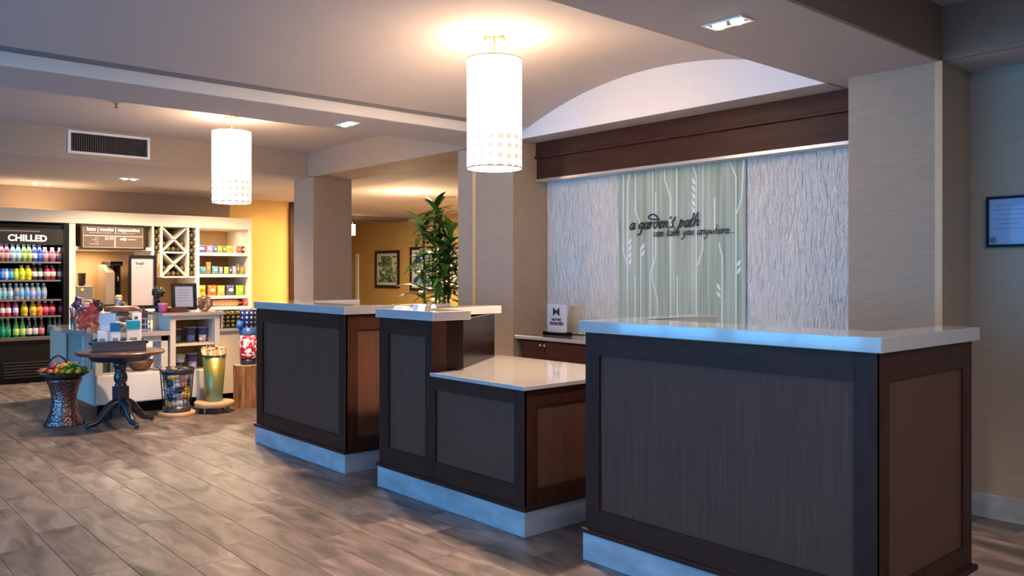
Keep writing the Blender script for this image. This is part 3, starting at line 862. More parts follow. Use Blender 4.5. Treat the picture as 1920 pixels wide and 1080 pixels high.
for wd in (0.040, 0.050, 0.034):
    lb = B(); pr = None
    for i in range(7):
        s = i / 6.0
        hw = wd * math.sin(PI * min(1, 0.12 + s * 0.88)) ** 0.8 * (1 - 0.1 * s) if i < 6 else 0.002
        zz = 0.10 * s - 0.20 * s * s
        row = [lb.verts.new((s * 0.30, -hw, zz + 0.012 * (i < 6))), lb.verts.new((s * 0.30, 0, zz)), lb.verts.new((s * 0.30, hw, zz + 0.012 * (i < 6)))]
        if pr:
            for q in range(2):
                f = lb.faces.new((pr[q], row[q], row[q + 1], pr[q + 1])); f.smooth = True
        pr = row
    for gm_ in LEAFG:
        me = bpy.data.meshes.new('leaf'); lb.to_mesh(me); me.materials.append(gm_); lm.append(me)
    lb.free()
for cx, cy, h in canes:
    obj('cane', tube(B(), [(PX + cx * 0.6, PY + cy * 0.6, 0.3), (PX + cx * 0.9, PY + cy * 0.9, 0.9), (PX + cx, PY + cy, h)], [0.017, 0.014, 0.009], 8), cane_m, t)
    n = int(30 * h - 14)
    for k in range(n):
        z = h - 0.93 * (k / n) ** 1.7 * (h - 0.85) if k else h
        a = 2.4 * k + cx * 40
        l = bpy.data.objects.new('leaf', random.choice(lm)); C.objects.link(l); l.parent = t
        l.location = (cx, cy, z)
        pit = random.uniform(-0.85, 0.15) if k > 3 else random.uniform(-1.2, -0.8)
        l.rotation_euler = (random.uniform(-0.3, 0.3), pit, a + random.uniform(-0.4, 0.4))
        sc = random.uniform(0.65, 1.1); l.scale = (sc, sc, sc)


# ================================================================== SNACK MARKET: cooler
CX0, CX1, CY = 1.705, 2.578, 11.08
t = thing('drinks_cooler', 'black open drinks cooler with a lit header reading CHILLED', 'cooler', (1.9, 11.4, 0))
sh = B()
box(sh, CX0, CX0 + 0.05, CY, 11.82, 0.5, 1.87); box(sh, CX1 - 0.05, CX1, CY, 11.82, 0.5, 1.87)
box(sh, CX0 + 0.05, CX1 - 0.05, 11.74, 11.82, 0.5, 1.87); box(sh, CX0 + 0.05, CX1 - 0.05, CY + 0.03, 11.74, 1.82, 1.87)
box(sh, CX0, CX1, CY + 0.01, 11.82, 0.06, 0.5); box(sh, CX0 + 0.03, CX1 - 0.03, CY + 0.06, 11.8, 0.001, 0.06)
obj('body', sh, BLACK, t)
hd = obj('header', box(B(), CX0 + 0.05, CX1 - 0.05, CY, CY + 0.06, 1.63, 1.82, 0.004), mat('header_black', (30, 26, 26), 0.35), t)
obj('lettering', place_y(text_bm('CHILLED', 0.104, 0.006, bold=0.0035), 2.148, CY - 0.004, 1.668), emis('letter_white', (240, 236, 230), 0.35), hd)
obj('header_rail', box(B(), CX0 + 0.05, CX1 - 0.3, CY - 0.006, CY, 1.778, 1.79), STEEL, hd)
obj('light_tube', box(B(), CX0 + 0.06, CX1 - 0.06, CY + 0.065, CY + 0.085, 1.74, 1.76), emis('cooler_tube', (235, 242, 255), 1.5), t)
obj('front_lip', box(B(), CX0, CX1 - 0.01, CY - 0.02, CY + 0.02, 0.50, 0.545, 0.006), mat('lip_grey', (90, 84, 80), 0.35), t)
SHZ = [1.425, 1.208, 0.978, 0.783]
for z in SHZ:
    s_ = obj('shelf', box(B(), CX0 + 0.05, CX1 - 0.05, CY + 0.04, 11.70, z - 0.012, z), BLACK, t)
    obj('price_rail', box(B(), CX0 + 0.05, CX1 - 0.07, CY + 0.03, CY + 0.04, z - 0.016, z + 0.004), STEEL, s_)
for k in range(6):
    obj('louver', box(B(), 1.90, 2.40, CY - 0.002, CY + 0.012, 0.07 + k * 0.034, 0.082 + k * 0.034), mat('louver_dark', (52, 46, 42), 0.4), t)
lamp('cooler_light', 'AREA', (2.14, CY + 0.10, 1.60), 2.2, (0.9, 0.95, 1.0), (math.radians(25), 0, 0), 0.75, 0.06)

PROF = {
    'soda': [(0.026, 0), (0.030, 0.01), (0.030, 0.115), (0.024, 0.145), (0.012, 0.178), (0.011, 0.192)],
    'slim': [(0.024, 0), (0.027, 0.008), (0.027, 0.10), (0.020, 0.13), (0.010, 0.165), (0.010, 0.185)],
    'wide': [(0.032, 0), (0.036, 0.01), (0.035, 0.05), (0.037, 0.10), (0.030, 0.13), (0.015, 0.15), (0.014, 0.162)],
    'can': [(0.022, 0), (0.028, 0.008), (0.028, 0.12), (0.023, 0.132), (0.022, 0.136)],
    'water': [(0.027, 0), (0.031, 0.008), (0.029, 0.05), (0.031, 0.10), (0.026, 0.14), (0.013, 0.168), (0.012, 0.18)],
}
_bm = {}


def bottle(x, y, z, kind, col, lab, capc, label, group):
    t = thing('drink_can' if kind == 'can' else 'drink_bottle', label, 'can' if kind == 'can' else 'bottle', (x, y, z), group)
    key = (kind, col)
    pr = PROF[kind]

    def part(nm, kk, prof, m, cap=True):
        k2 = (nm, kk)
        if k2 not in _bm:
            me = bpy.data.meshes.new(nm); q = B(); lathe(q, prof, (0, 0, 0), 12, cap); bmesh.ops.recalc_face_normals(q, faces=q.faces); q.to_mesh(me); q.free(); me.materials.append(m); _bm[k2] = me
        o = bpy.data.objects.new(nm, _bm[k2]); C.objects.link(o); o.parent = t
    part('bottle_body' if kind != 'can' else 'can_body', key, pr, mat('drink_%d_%d_%d' % col, col, 0.15, coat=0.5))
    r = max(p[0] for p in pr)
    if lab:
        h0, h1 = (0.045, 0.10) if kind != 'can' else (0.03, 0.10)
        part('wrapper', (kind, lab), [(r * 0.96 if kind == 'wide' else r, h0 - 0.002), (r + 0.0015, h0), (r + 0.0015, h1), (r, h1 + 0.002)], mat('wrap_%d_%d_%d' % lab, lab, 0.4), False)
    if kind != 'can':
        zt = pr[-1][1]; rr = pr[-1][0] + 0.003
        part('cap', (kind, capc), [(rr, zt - 0.008), (rr, zt + 0.012), (rr * 0.9, zt + 0.014)], mat('cap_%d_%d_%d' % capc, capc, 0.4))
    return t


CLR = (150, 160, 165); DKB = (38, 18, 20)
rows = [
    (1.425, 'top', [(3, 'soda', (150, 80, 84), (225, 170, 160), (200, 200, 200), 'rose tea'), (12, 'soda', (140, 70, 76), (230, 180, 170), (200, 200, 200), 'rose tea'), (23, 'soda', (120, 150, 155), (205, 215, 220), (190, 190, 190), 'clear'), (33, 'soda', (110, 155, 165), (205, 220, 220), (200, 205, 205), 'clear'), (43.5, 'soda', (120, 150, 70), (200, 220, 140), (215, 215, 215), 'green-labelled'), (53, 'soda', (125, 145, 80), (195, 210, 140), (220, 220, 220), 'green-labelled'), (63, 'soda', (70, 80, 140), (225, 225, 240), (215, 215, 220), 'white-labelled'), (72.5, 'soda', (30, 70, 180), (90, 130, 225), (150, 160, 190), 'blue'), (83, 'wide', (150, 90, 100), (215, 165, 175), (215, 190, 180), 'pink juice'), (97, 'wide', (150, 85, 95), (205, 155, 160), (200, 185, 185), 'pink juice'), (111.5, 'wide', (120, 70, 80), (190, 150, 155), (120, 120, 120), 'pink juice')]),
    (1.208, 'second', [(3, 'can', (40, 70, 190), (100, 150, 230), (0, 0, 0), 'blue'), (10.5, 'can', (110, 150, 220), (205, 225, 245), (0, 0, 0), 'pale blue'), (19, 'can', (30, 90, 170), (90, 190, 210), (0, 0, 0), 'teal'), (28.5, 'can', (190, 190, 40), (215, 220, 110), (0, 0, 0), 'yellow-green'), (39, 'wide', (205, 215, 30), (225, 230, 60), (225, 225, 60), 'lemon'), (51, 'wide', (225, 200, 20), (235, 210, 60), (230, 210, 60), 'yellow'), (62.5, 'soda', (60, 50, 44), (235, 222, 210), (220, 210, 200), 'white-labelled'), (73, 'soda', (50, 55, 50), (215, 215, 212), (215, 210, 205), 'white-labelled'), (86.5, 'wide', (150, 30, 60), (225, 205, 185), (200, 60, 90), 'red-capped'), (97, 'wide', (140, 25, 50), (225, 205, 185), (170, 150, 150), 'red'), (112, 'soda', (70, 60, 60), (200, 195, 190), (150, 40, 60), 'white-labelled')]),
    (0.978, 'third', [(-2, 'water', CLR, (130, 190, 215), (235, 235, 240), 'clear water'), (7, 'water', CLR, (120, 200, 215), (235, 235, 240), 'clear water'), (18, 'water', CLR, (170, 210, 215), (235, 235, 240), 'clear water'), (29.5, 'water', CLR, (110, 120, 170), (235, 235, 240), 'clear water'), (38.5, 'water', CLR, (110, 175, 235), (235, 235, 240), 'clear water'), (49, 'water', CLR, (80, 165, 225), (235, 235, 240), 'clear water'), (59.5, 'water', CLR, (195, 170, 230), (235, 235, 240), 'clear water'), (69.5, 'water', CLR, (100, 165, 210), (235, 235, 240), 'clear water'), (81, 'water', CLR, (165, 165, 205), (235, 235, 240), 'clear water')]),
    (0.783, 'fourth', [(3.5, 'soda', (215, 50, 66), (240, 225, 215), (225, 190, 185), 'red juice'), (14.5, 'soda', (215, 48, 70), (245, 228, 218), (225, 190, 185), 'red juice'), (28, 'soda', (200, 70, 150), (230, 215, 225), (220, 180, 200), 'magenta juice'), (44, 'wide', (215, 170, 30), (240, 195, 50), (230, 200, 120), 'golden juice'), (60, 'wide', (220, 170, 40), (240, 200, 70), (230, 200, 120), 'golden juice'), (72, 'wide', (235, 110, 30), (245, 150, 70), (220, 170, 120), 'orange juice'), (83.5, 'wide', (150, 30, 50), (225, 110, 125), (210, 190, 190), 'pink-labelled juice'), (96, 'wide', (150, 30, 50), (225, 100, 115), (210, 180, 190), 'pink-labelled juice'), (115, 'wide', (90, 20, 30), (170, 80, 95), (130, 130, 130), 'dark red juice')]),
    (0.5105, 'bottom', [(4, 'soda', (20, 120, 60), (40, 150, 90), (90, 190, 140), 'green soda'), (14, 'soda', (24, 120, 66), (50, 150, 96), (120, 200, 160), 'green soda'), (28.5, 'soda', (50, 130, 40), (190, 215, 110), (90, 190, 100), 'lime soda'), (40.5, 'soda', (60, 140, 50), (180, 215, 110), (90, 190, 110), 'lime soda'), (52.5, 'soda', (40, 30, 26), (220, 205, 195), (210, 205, 200), 'dark cola'), (64, 'soda', (44, 32, 28), (205, 195, 185), (210, 210, 205), 'dark cola'), (76, 'soda', (70, 28, 30), (205, 120, 125), (215, 190, 190), 'dark red soda'), (92, 'soda', (28, 80, 56), (44, 96, 70), (60, 120, 96), 'dark green soda'), (102, 'soda', (28, 80, 56), (44, 96, 70), (60, 120, 96), 'dark green soda'), (111, 'soda', (28, 80, 56), (44, 96, 70), (60, 120, 96), 'dark green soda')]),
]
for z, rn, items in rows:
    n = len(items)
    for i, (u, kind, col, lab, capc, ds) in enumerate(items):
        x = (1.873 + u * 0.00557) * 11.19 / 11.1
        k = n - 1 - i
        word = 'can' if kind == 'can' else 'bottle'
        o = bottle(x, 11.19, z + 0.001, kind, col, lab, capc, '%s %s on the %s cooler shelf, %s from the right end' % (ds, word, rn, ORD[k]), 'drinks on the %s cooler shelf' % rn)
        if rn == 'bottom': o.scale = (1.08, 1.08, 1.25)
        # a second one standing behind it, glimpsed past its shoulder
        if i % 1 == 0 and rn != 'bottom':
            b2 = move_tree(o, (x + 0.012, 11.29, z + 0.001), '%s %s behind the %s from the right end of the %s cooler shelf' % (ds, word, ORD[k], rn))

# ================================================================== back wall cabinets
t = thing('display_cabinet', 'cream built-in wall cabinet with shelves, wine lattice and coffee counter', 'cabinet', (3.7, 11.5, 0))
obj('header', box(B(), 1.63, 4.88, 11.05, 11.12, 1.895, 2.05, 0.003), CREAM, t)
obj('top_board', box(B(), 1.63, 4.88, 11.12, 11.85, 1.895, 1.92), CREAM, t)
for x0, x1, z0 in ((1.63, 1.70, 0.0), (2.586, 2.656, 0.0), (3.548, 3.575, 0.84), (3.655, 3.682, 1.24), (3.996, 4.02, 1.24), (4.108, 4.158, 0.0), (4.832, 4.88, 0.0)):
    obj('upright', box(B(), x0, x1, 11.06, 11.80, max(z0, 0.001), 1.895, 0.002), CREAM, t)
obj('back_panel', box(B(), 2.656, 4.832, 11.78, 11.82, 0.84, 1.895), TANB, t)
obj('counter_slab', box(B(), 2.656, 4.832, 10.98, 11.78, 0.80, 0.84, 0.003), CREAM_W, t)
for k, (xa, xb) in enumerate(((2.66, 3.14), (3.145, 3.62), (3.625, 4.10), (4.16, 4.49), (4.495, 4.83))):
    dd = obj('door', box(B(), xa, xb, 11.04, 11.06, 0.1, 0.79, 0.002), CREAM_W, t)
    obj('handle', tube(B(), [(xb - 0.04, 11.03, 0.6), (xb - 0.04, 11.03, 0.72)], 0.006, 6), STEEL, dd)
obj('lower_carcass', box(B(), 2.656, 4.832, 11.06, 11.78, 0.09, 0.80), CREAM_W, t)
for nm, xa, xb, z in (('shelf', 2.656, 3.548, 1.578), ('rack_floor', 3.682, 3.996, 1.252), ('rack_floor', 3.682, 3.996, 1.572), ('rack_floor', 4.02, 4.108, 1.252), ('shelf', 4.158, 4.832, 1.528), ('shelf', 4.158, 4.832, 1.238), ('shelf', 4.158, 4.832, 0.946)):
    obj(nm, box(B(), xa, xb, 11.07, 11.78, z - (0.02 if nm == 'rack_floor' else 0), z + (0.0 if nm == 'rack_floor' else 0.042), 0.002), CREAM, t)
for zc in (1.412, 1.733):
    for sg in (1, -1):
        q = B(); L_ = math.hypot(0.157, 0.157)
        box(q, -L_, L_, 11.08, 11.60, -0.009, 0.009)
        q.transform(Matrix.Translation((3.839, 0, zc)) @ Matrix.Rotation(sg * math.atan2(0.157, 0.157), 4, 'Y'))
        obj('lattice_board', q, CREAM, t)
for xa, xb, zs in ((3.575, 3.655, (1.58, 1.68, 1.78)), (4.02, 4.108, (1.35, 1.45, 1.55, 1.65, 1.75, 1.85))):
    for z in zs:
        for e0, e1 in ((xa, xa + 0.014), (xb - 0.014, xb)):
            obj('bottle_rest', box(B(), e0, e1, 11.07, 11.60, z - 0.012, z), CREAM, t)
# wine bottles lying in the rack, punt ends and necks to the front
wb = B(); lathe(wb, [(0.034, 0.0), (0.037, 0.01), (0.037, 0.19), (0.03, 0.215), (0.0145, 0.24), (0.0135, 0.30)], (0, 0, 0), 14)
wb.transform(Matrix.Rotation(-PI / 2, 4, 'X'))
WINE = mat('wine_glass_green', (58, 56, 22), 0.12, coat=0.5); WINER = mat('wine_glass_dark', (48, 14, 22), 0.12, coat=0.5)
wcount = 0


def wine(x, z, m, label, front=11.10):
    t = thing('wine_bottle', label, 'bottle', (x, front, z), 'wine bottles in the lattice rack')
    for nm, me_m, key in (('bottle_body', m, m.name),):
        if ('wine', key) not in _bm:
            me = bpy.data.meshes.new(nm); wb.to_mesh(me); me.materials.append(m); _bm[('wine', key)] = me
        o = bpy.data.objects.new(nm, _bm[('wine', key)]); C.objects.link(o); o.parent = t
    if 'winecap' not in _bm:
        q = B(); lathe(q, [(0.030, 0), (0.012, -0.004)][::-1], (0, 0, 0), 12); q.transform(Matrix.Rotation(-PI / 2, 4, 'X'))
        me = bpy.data.meshes.new('punt'); q.to_mesh(me); q.free(); me.materials.append(mat('punt_olive', (92, 84, 40), 0.25)); _bm['winecap'] = me
    o = bpy.data.objects.new('punt', _bm['winecap']); C.objects.link(o); o.parent = t


for i, z in enumerate((1.60, 1.70, 1.80)):
    wine(3.615, z + 0.022, WINE, 'wine bottle in the column left of the lattice, %s from the bottom' % ORD[i])
for i, z in enumerate((1.252, 1.35, 1.45, 1.55, 1.65, 1.75)):
    wine(4.064, z + 0.040, WINE, 'wine bottle in the column right of the lattice, %s from the bottom' % ORD[i])
for zc, nm in ((1.252, 'lower'), (1.572, 'upper')):
    for i, (dx, dz) in enumerate(((-0.0745, 0.038), (0.0, 0.038), (0.0745, 0.038))):
        wine(3.839 + dx, zc + dz, WINER, 'dark wine bottle in the %s lattice floor, %s from the left' % (nm, ORD[i]), 11.11 + 0.02 * i)
    for sd, sn in ((-1, 'left'), (1, 'right')):
        wine(3.839 + sd * 0.119, zc + 0.104, WINER if sd < 0 else WINE, 'wine bottle in the side cell of the %s lattice, nearer the %s column' % (nm, sn), 11.14)

# fill lamps added under the cabinet's header to brighten the bays
lamp('cabinet_fill', 'AREA', (2.95, 11.45, 1.56), 7, (1.0, 0.72, 0.42), (0, 0, 0), 0.3, 0.1)
lamp('cabinet_fill', 'AREA', (4.5, 11.35, 1.88), 1.5, (1.0, 0.82, 0.6), (0, 0, 0), 0.5, 0.1)
# menu board
t = thing('menu_board', 'brown framed coffee menu board on the cream cabinet', 'sign', (3.08, 11.03, 1.58))
q = B()
for a in ((2.70, 3.455, 1.583, 1.602), (2.70, 3.455, 1.875, 1.894), (2.70, 2.718, 1.602, 1.875), (3.437, 3.455, 1.602, 1.875)):
    box(q, a[0], a[1], 11.0, 11.045, a[2], a[3])
obj('frame', q, mat('board_frame', (34, 22, 18), 0.4), t)
obj('board', box(B(), 2.718, 3.437, 11.02, 11.044, 1.602, 1.875), mat('menu_brown', (92, 72, 64), 0.6), t)
q = B()
for a in ((2.73, 3.425, 1.608, 1.613), (2.73, 3.425, 1.864, 1.869), (2.73, 2.735, 1.613, 1.864), (3.42, 3.425, 1.613, 1.864), (2.735, 3.42, 1.745, 1.757), (3.085, 3.10, 1.613, 1.745)):
    box(q, a[0], a[1], 11.018, 11.0195, a[2], a[3])
obj('border_lines', q, mat('menu_line', (178, 158, 148), 0.6), t)
LET = mat('menu_letters', (238, 222, 212), 0.6); LET2 = mat('menu_letters_dim', (176, 154, 144), 0.6)
obj('lettering', place_y(text_bm('latte | mocha | cappuccino', 0.058, 0.0016, bold=0.0018), 3.077, 11.018, 1.813), LET, t)
obj('lettering', place_y(text_bm('$2.99', 0.044, 0.001), 3.025, 11.018, 1.705), LET, t)
obj('lettering', place_y(text_bm('only', 0.046, 0.0014, bold=0.0016), 3.19, 11.018, 1.705), LET, t)
q = B()
for a in ((2.80, 3.06, 1.785, 1.794), (3.09, 3.34, 1.783, 1.792), (3.245, 3.36, 1.706, 1.722), (2.86, 2.92, 1.722, 1.731), (2.83, 2.92, 1.697, 1.708), (2.86, 2.92, 1.672, 1.681), (2.80, 2.92, 1.645, 1.656)):
    n_ = int((a[1] - a[0]) / 0.018)
    for k in range(n_):
        xa = a[0] + k * 0.018; box(q, xa, xa + random.uniform(0.009, 0.0165), 11.018, 11.0195, a[2], a[3] - random.uniform(0, 0.003))
pr_ = obj('small_print', q, LET2, t); pr_['kind'] = 'stuff'

# coffee corner on the back counter
t = thing('framed_poster', 'tall black framed pale poster standing on the coffee counter', 'poster', (3.41, 10.94, 0.84))
q = B()
for a in ((3.242, 3.582, 0.841, 0.885), (3.242, 3.582, 1.485, 1.519), (3.242, 3.276, 0.885, 1.485), (3.548, 3.582, 0.885, 1.485)):
    box(q, a[0], a[1], 10.985, 11.02, a[2], a[3])
obj('frame', q, BLACK, t)
obj('sheet', box(B(), 3.276, 3.548, 11.0, 11.015, 0.885, 1.485), mat('poster_sheet', (165, 150, 153), 0.5), t)
obj('lettering', place_y(text_bm('fresh', 0.05, 0.0008, bold=0.002), 3.385, 10.999, 1.40), mat('poster_ink', (96, 78, 76), 0.6), t)
q = B()
for k in range(7): box(q, 3.34 + k * 0.021, 3.355 + k * 0.021, 10.998, 10.9999, 1.365, 1.372)
pp = obj('small_print', q, mat('poster_ink_pale', (160, 142, 142), 0.6), t); pp['kind'] = 'stuff'

t = thing('coffee_grinder', 'grey coffee grinder with black hopper at the left of the coffee counter', 'grinder', (2.786, 11.3, 0.84))
obj('body', box(B(), 2.69, 2.885, 11.2, 11.5, 0.841, 1.135, 0.01), mat('grinder_grey', (92, 88, 88), 0.4), t)
obj('hopper', lathe(B(), [(0.030, 1.136), (0.043, 1.165), (0.045, 1.27), (0.047, 1.275), (0.047, 1.293)], (2.783, 11.3, 0), 20), mat('hopper_smoke', (34, 26, 24), 0.15), t)
q = B(); lathe(q, [(0.018, 0), (0.018, 0.006)], seg=16); q.transform(Matrix.Translation((2.765, 11.199, 1.09)) @ Matrix.Rotation(PI / 2, 4, 'X'))
obj('badge', q, mat('badge_gold', (214, 176, 96), 0.3), t)
t = thing('coffee_brewer', 'tall sloped grey and black coffee brewer beside the framed poster', 'coffee machine', (3.15, 11.35, 0.84))
q = B()
pts = [(11.2, 0.90), (11.62, 0.90), (11.62, 1.40), (11.42, 1.40), (11.2, 1.30)]
for xx in (3.04,):
    a_ = [q.verts.new((xx, y, z)) for y, z in pts]; b_ = [q.verts.new((xx + 0.10, y, z)) for y, z in pts]
    q.faces.new(a_); q.faces.new(b_[::-1])
    for i in range(5): q.faces.new((a_[i], a_[(i + 1) % 5], b_[(i + 1) % 5], b_[i]))
obj('side_housing', q, mat('brewer_taupe', (150, 128, 112), 0.35), t)
obj('column', box(B(), 3.142, 3.24, 11.3, 11.62, 0.90, 1.38, 0.006), BLACKG, t)
obj('head', box(B(), 3.09, 3.24, 11.2, 11.6, 1.38, 1.44, 0.01), BLACK, t)
obj('drip_base', box(B(), 3.03, 3.24, 11.14, 11.62, 0.841, 0.90, 0.006), BLACK, t)
obj('spout', tube(B(), [(3.19, 11.29, 1.25), (3.19, 11.24, 1.24), (3.19, 11.24, 1.19)], 0.012, 8), CHROME, t)
t = thing('condiment_jar', 'small steel condiment jar with a cork top in front of the brewer', 'jar', (3.155, 11.08, 0.84))
obj('jar_body', lathe(B(), [(0.045, 0.841), (0.05, 0.86), (0.05, 0.97), (0.042, 0.985)], (3.155, 11.08, 0), 18), STEEL, t)
obj('stopper', lathe(B(), [(0.04, 0.985), (0.044, 1.0), (0.03, 1.02)], (3.155, 11.08, 0), 16), mat('cork', (196, 160, 110), 0.7), t)

# packaged snacks: a pillow-shaped bag
def pouch_mesh(w, h, d, nm):
    q = B(); nx, nz = 6, 8; fr, bk = [], []
    for j in range(nz + 1):
        rf, rb_ = [], []
        for i in range(nx + 1):
            a, c_ = i / nx, j / nz
            bl = (math.sin(PI * a) ** 0.6) * (math.sin(PI * c_) ** 0.6)
            xx = (a - 0.5) * w * (1 - 0.06 * math.sin(PI * c_)); zz = c_ * h
            rf.append(q.verts.new((xx, -d * 0.5 * bl - 0.0008, zz))); rb_.append(q.verts.new((xx, d * 0.5 * bl + 0.0008, zz)))
        fr.append(rf); bk.append(rb_)
    for j in range(nz):
        for i in range(nx):
            f = q.faces.new((fr[j][i], fr[j][i + 1], fr[j + 1][i + 1], fr[j + 1][i])); f.smooth = True
            f = q.faces.new((bk[j][i + 1], bk[j][i], bk[j + 1][i], bk[j + 1][i + 1])); f.smooth = True
    for j in range(nz):
        q.faces.new((bk[j][0], fr[j][0], fr[j + 1][0], bk[j + 1][0])); q.faces.new((fr[j][nx], bk[j][nx], bk[j + 1][nx], fr[j + 1][nx]))
    for i in range(nx):
        q.faces.new((fr[nz][i], fr[nz][i + 1], bk[nz][i + 1], bk[nz][i])); q.faces.new((bk[0][i], bk[0][i + 1], fr[0][i + 1], fr[0][i]))
    return q


def snack_bag(x, y, z, w, h, col, col2, label, group, rz=0.0, tilt=0.0):
    t = thing('snack_bag', label, 'snack bag', (x, y, z), group)
    d = min(0.06, w * 0.5)
    q = pouch_mesh(w, h, d, 'bag'); q.transform(Matrix.Translation((x, y, z)))
    obj('bag', q, mat('bag_%d_%d_%d' % col, col, 0.3, coat=0.3), t)
    # printed emblem: an oval lying on the front face
    q = B(); vs = []
    for k in range(12):
        a = 2 * PI * k / 12
        px_, pz_ = 0.30 * w * math.cos(a), h * 0.52 + 0.17 * h * math.sin(a)
        aa, cc = px_ / w + 0.5, pz_ / h
        bl = (math.sin(PI * aa) ** 0.6) * (math.sin(PI * cc) ** 0.6)
        vs.append(q.verts.new((x + px_, y - d * 0.5 * bl - 0.003, z + pz_)))
    ctr = q.verts.new((x, y - d * 0.5 - 0.004, z + h * 0.52))
    for k in range(12): q.faces.new((vs[k], vs[(k + 1) % 12], ctr))
    obj('emblem', q, mat('bag_%d_%d_%d' % col2, col2, 0.4), t)
    t.rotation_euler = (tilt, 0, rz)
    return t


SX = lambda u: 4.158 + (u - 372) * (4.832 - 4.158) / (463 - 372)
PXW = 0.0074
srow = [
    (1.571, 'top snack shelf', 0.10, [(380, 16, (60, 84, 160), (190, 205, 240), 'blue and white'), (395, 12, (214, 120, 140), (245, 235, 235), 'pink and white'), (404.5, 8, (50, 90, 150), (150, 190, 220), 'blue'), (414, 10, (216, 150, 50), (235, 190, 70), 'orange'), (423, 8, (90, 120, 50), (215, 225, 200), 'green'), (433, 13, (200, 170, 50), (150, 140, 40), 'yellow'), (441.5, 5, (205, 195, 190), (150, 140, 140), 'slim pale'), (450, 10, (210, 80, 60), (235, 130, 110), 'red'), (458, 6, (80, 40, 48), (210, 200, 200), 'slim dark red')]),
    (1.281, 'middle snack shelf', 0.105, [(382, 13, (60, 130, 130), (90, 160, 190), 'teal'), (393.5, 9, (214, 110, 60), (235, 160, 110), 'tall orange'), (405, 12, (70, 140, 150), (150, 190, 180), 'pale teal'), (416, 8, (130, 126, 150), (190, 185, 200), 'grey'), (426, 9, (140, 180, 60), (200, 220, 130), 'lime'), (433.5, 6, (70, 60, 70), (200, 170, 190), 'narrow black'), (441, 8, (190, 150, 175), (225, 200, 215), 'lilac'), (449, 5, (110, 110, 70), (190, 180, 150), 'slim olive'), (457, 9, (150, 130, 50), (190, 150, 80), 'mustard')]),
    (0.989, 'lower snack shelf', 0.145, [(380, 16, (214, 180, 40), (150, 120, 20), 'big yellow'), (399, 17, (224, 96, 40), (245, 190, 150), 'big orange'), (416.5, 15, (222, 170, 60), (240, 205, 130), 'big golden'), (434, 16, (70, 80, 110), (210, 210, 220), 'big navy and white'), (452, 16, (150, 200, 40), (205, 230, 90), 'big lime')]),
]
for z, nm, h, items in srow:
    for i, (u, wpx, c1, c2, ds) in enumerate(items):
        hh = h * (1.55 if ds == 'tall orange' else 1.3 if 'slim olive' in ds else random.uniform(0.94, 1.03))
        snack_bag(SX(u), 11.14 + random.uniform(0, 0.02), z, wpx * PXW, hh, c1, c2, '%s snack bag on the %s, %s from its left end' % (ds, nm, ORD[i]), 'snack bags on the %s' % nm)

t = thing('bread_loaf', 'long wrapped loaf lying on the counter under the snack shelves', 'bread', (4.55, 11.2, 0.84))
q = B(); lathe(q, [(0.01, -0.19), (0.04, -0.17), (0.045, 0.0), (0.042, 0.15), (0.03, 0.185), (0.008, 0.2)], (0, 0, 0), 16)
q.transform(Matrix.Translation((4.55, 11.16, 0.887)) @ Matrix.Rotation(PI / 2, 4, 'Y'))
obj('loaf', q, mat('bread_pink', (220, 160, 120), 0.5, var=0.25, scale=25), t)
obj('tie', tube(B(), [(4.745, 11.16, 0.885), (4.775, 11.16, 0.89)], [0.010, 0.02], 8), mat('tie_orange', (230, 130, 60), 0.5), t)
snack_bag(4.79, 11.06, 0.841, 0.07, 0.09, (200, 44, 60), (230, 110, 110), 'small red snack bag at the end of the wrapped loaf', 'snacks on the coffee counter')

# ================================================================== front market counter
t = thing('market_counter', 'white market counter with open shelves and a taller cup stand', 'counter', (2.7, 8.3, 0))
q = B()
box(q, 2.09, 2.72, 8.05, 9.62, 0.10, 0.37)
box(q, 2.35, 2.72, 8.70, 9.62, 0.37, 0.705)
box(q, 2.10, 2.72, 9.05, 9.62, 0.37, 0.705)
box(q, 2.09, 2.15, 8.03, 8.12, 0.37, 0.705); box(q, 2.09, 2.15, 8.42, 8.47, 0.37, 0.705)
box(q, 2.66, 2.72, 8.03, 8.12, 0.37, 0.705)
box(q, 2.09, 2.72, 8.03, 8.05, 0.655, 0.705)
obj('shelf_unit', q, CREAM_W, t)
obj('back_panel', box(B(), 2.15, 2.66, 8.66, 8.70, 0.37, 0.705), TANB, t)
obj('side_panel', box(B(), 2.075, 2.09, 9.03, 9.64, 0.02, 0.705, 0.002), CREAM, t)
obj('front_panel', box(B(), 2.10, 2.70, 8.022, 8.05, 0.11, 0.365, 0.004), WHITE, t)
obj('toe_kick', box(B(), 2.13, 3.62, 8.10, 8.14, 0.001, 0.10), BLACK, t)
obj('countertop', box(B(), 2.062, 2.735, 7.995, 9.68, 0.705, 0.748, 0.003), QUARTZ, t)
q = B()
box(q, 2.74, 2.79, 8.02, 8.52, 0.10, 0.885); box(q, 3.165, 3.215, 8.02, 8.52, 0.10, 0.885)
box(q, 2.79, 3.165, 8.02, 8.04, 0.845, 0.885); box(q, 2.79, 3.165, 8.02, 8.52, 0.10, 0.352)
obj('cup_stand', q, CREAM_W, t)
obj('back_panel', box(B(), 2.79, 3.165, 8.48, 8.52, 0.352, 0.885), TANB, t)
obj('shelf', box(B(), 2.79, 3.165, 8.03, 8.48, 0.592, 0.612, 0.002), CREAM, t)
obj('step_ledge', box(B(), 2.98, 3.19, 7.93, 8.02, 0.02, 0.36, 0.003), CREAM_W, t)
obj('countertop', box(B(), 2.66, 3.245, 7.985, 8.56, 0.885, 0.916, 0.003), QUARTZ, t)
obj('end_cabinet', box(B(), 3.22, 3.66, 8.06, 8.60, 0.10, 0.715), CREAM, t)
obj('countertop', box(B(), 3.217, 3.69, 8.03, 8.62, 0.715, 0.745, 0.003), QUARTZ, t)


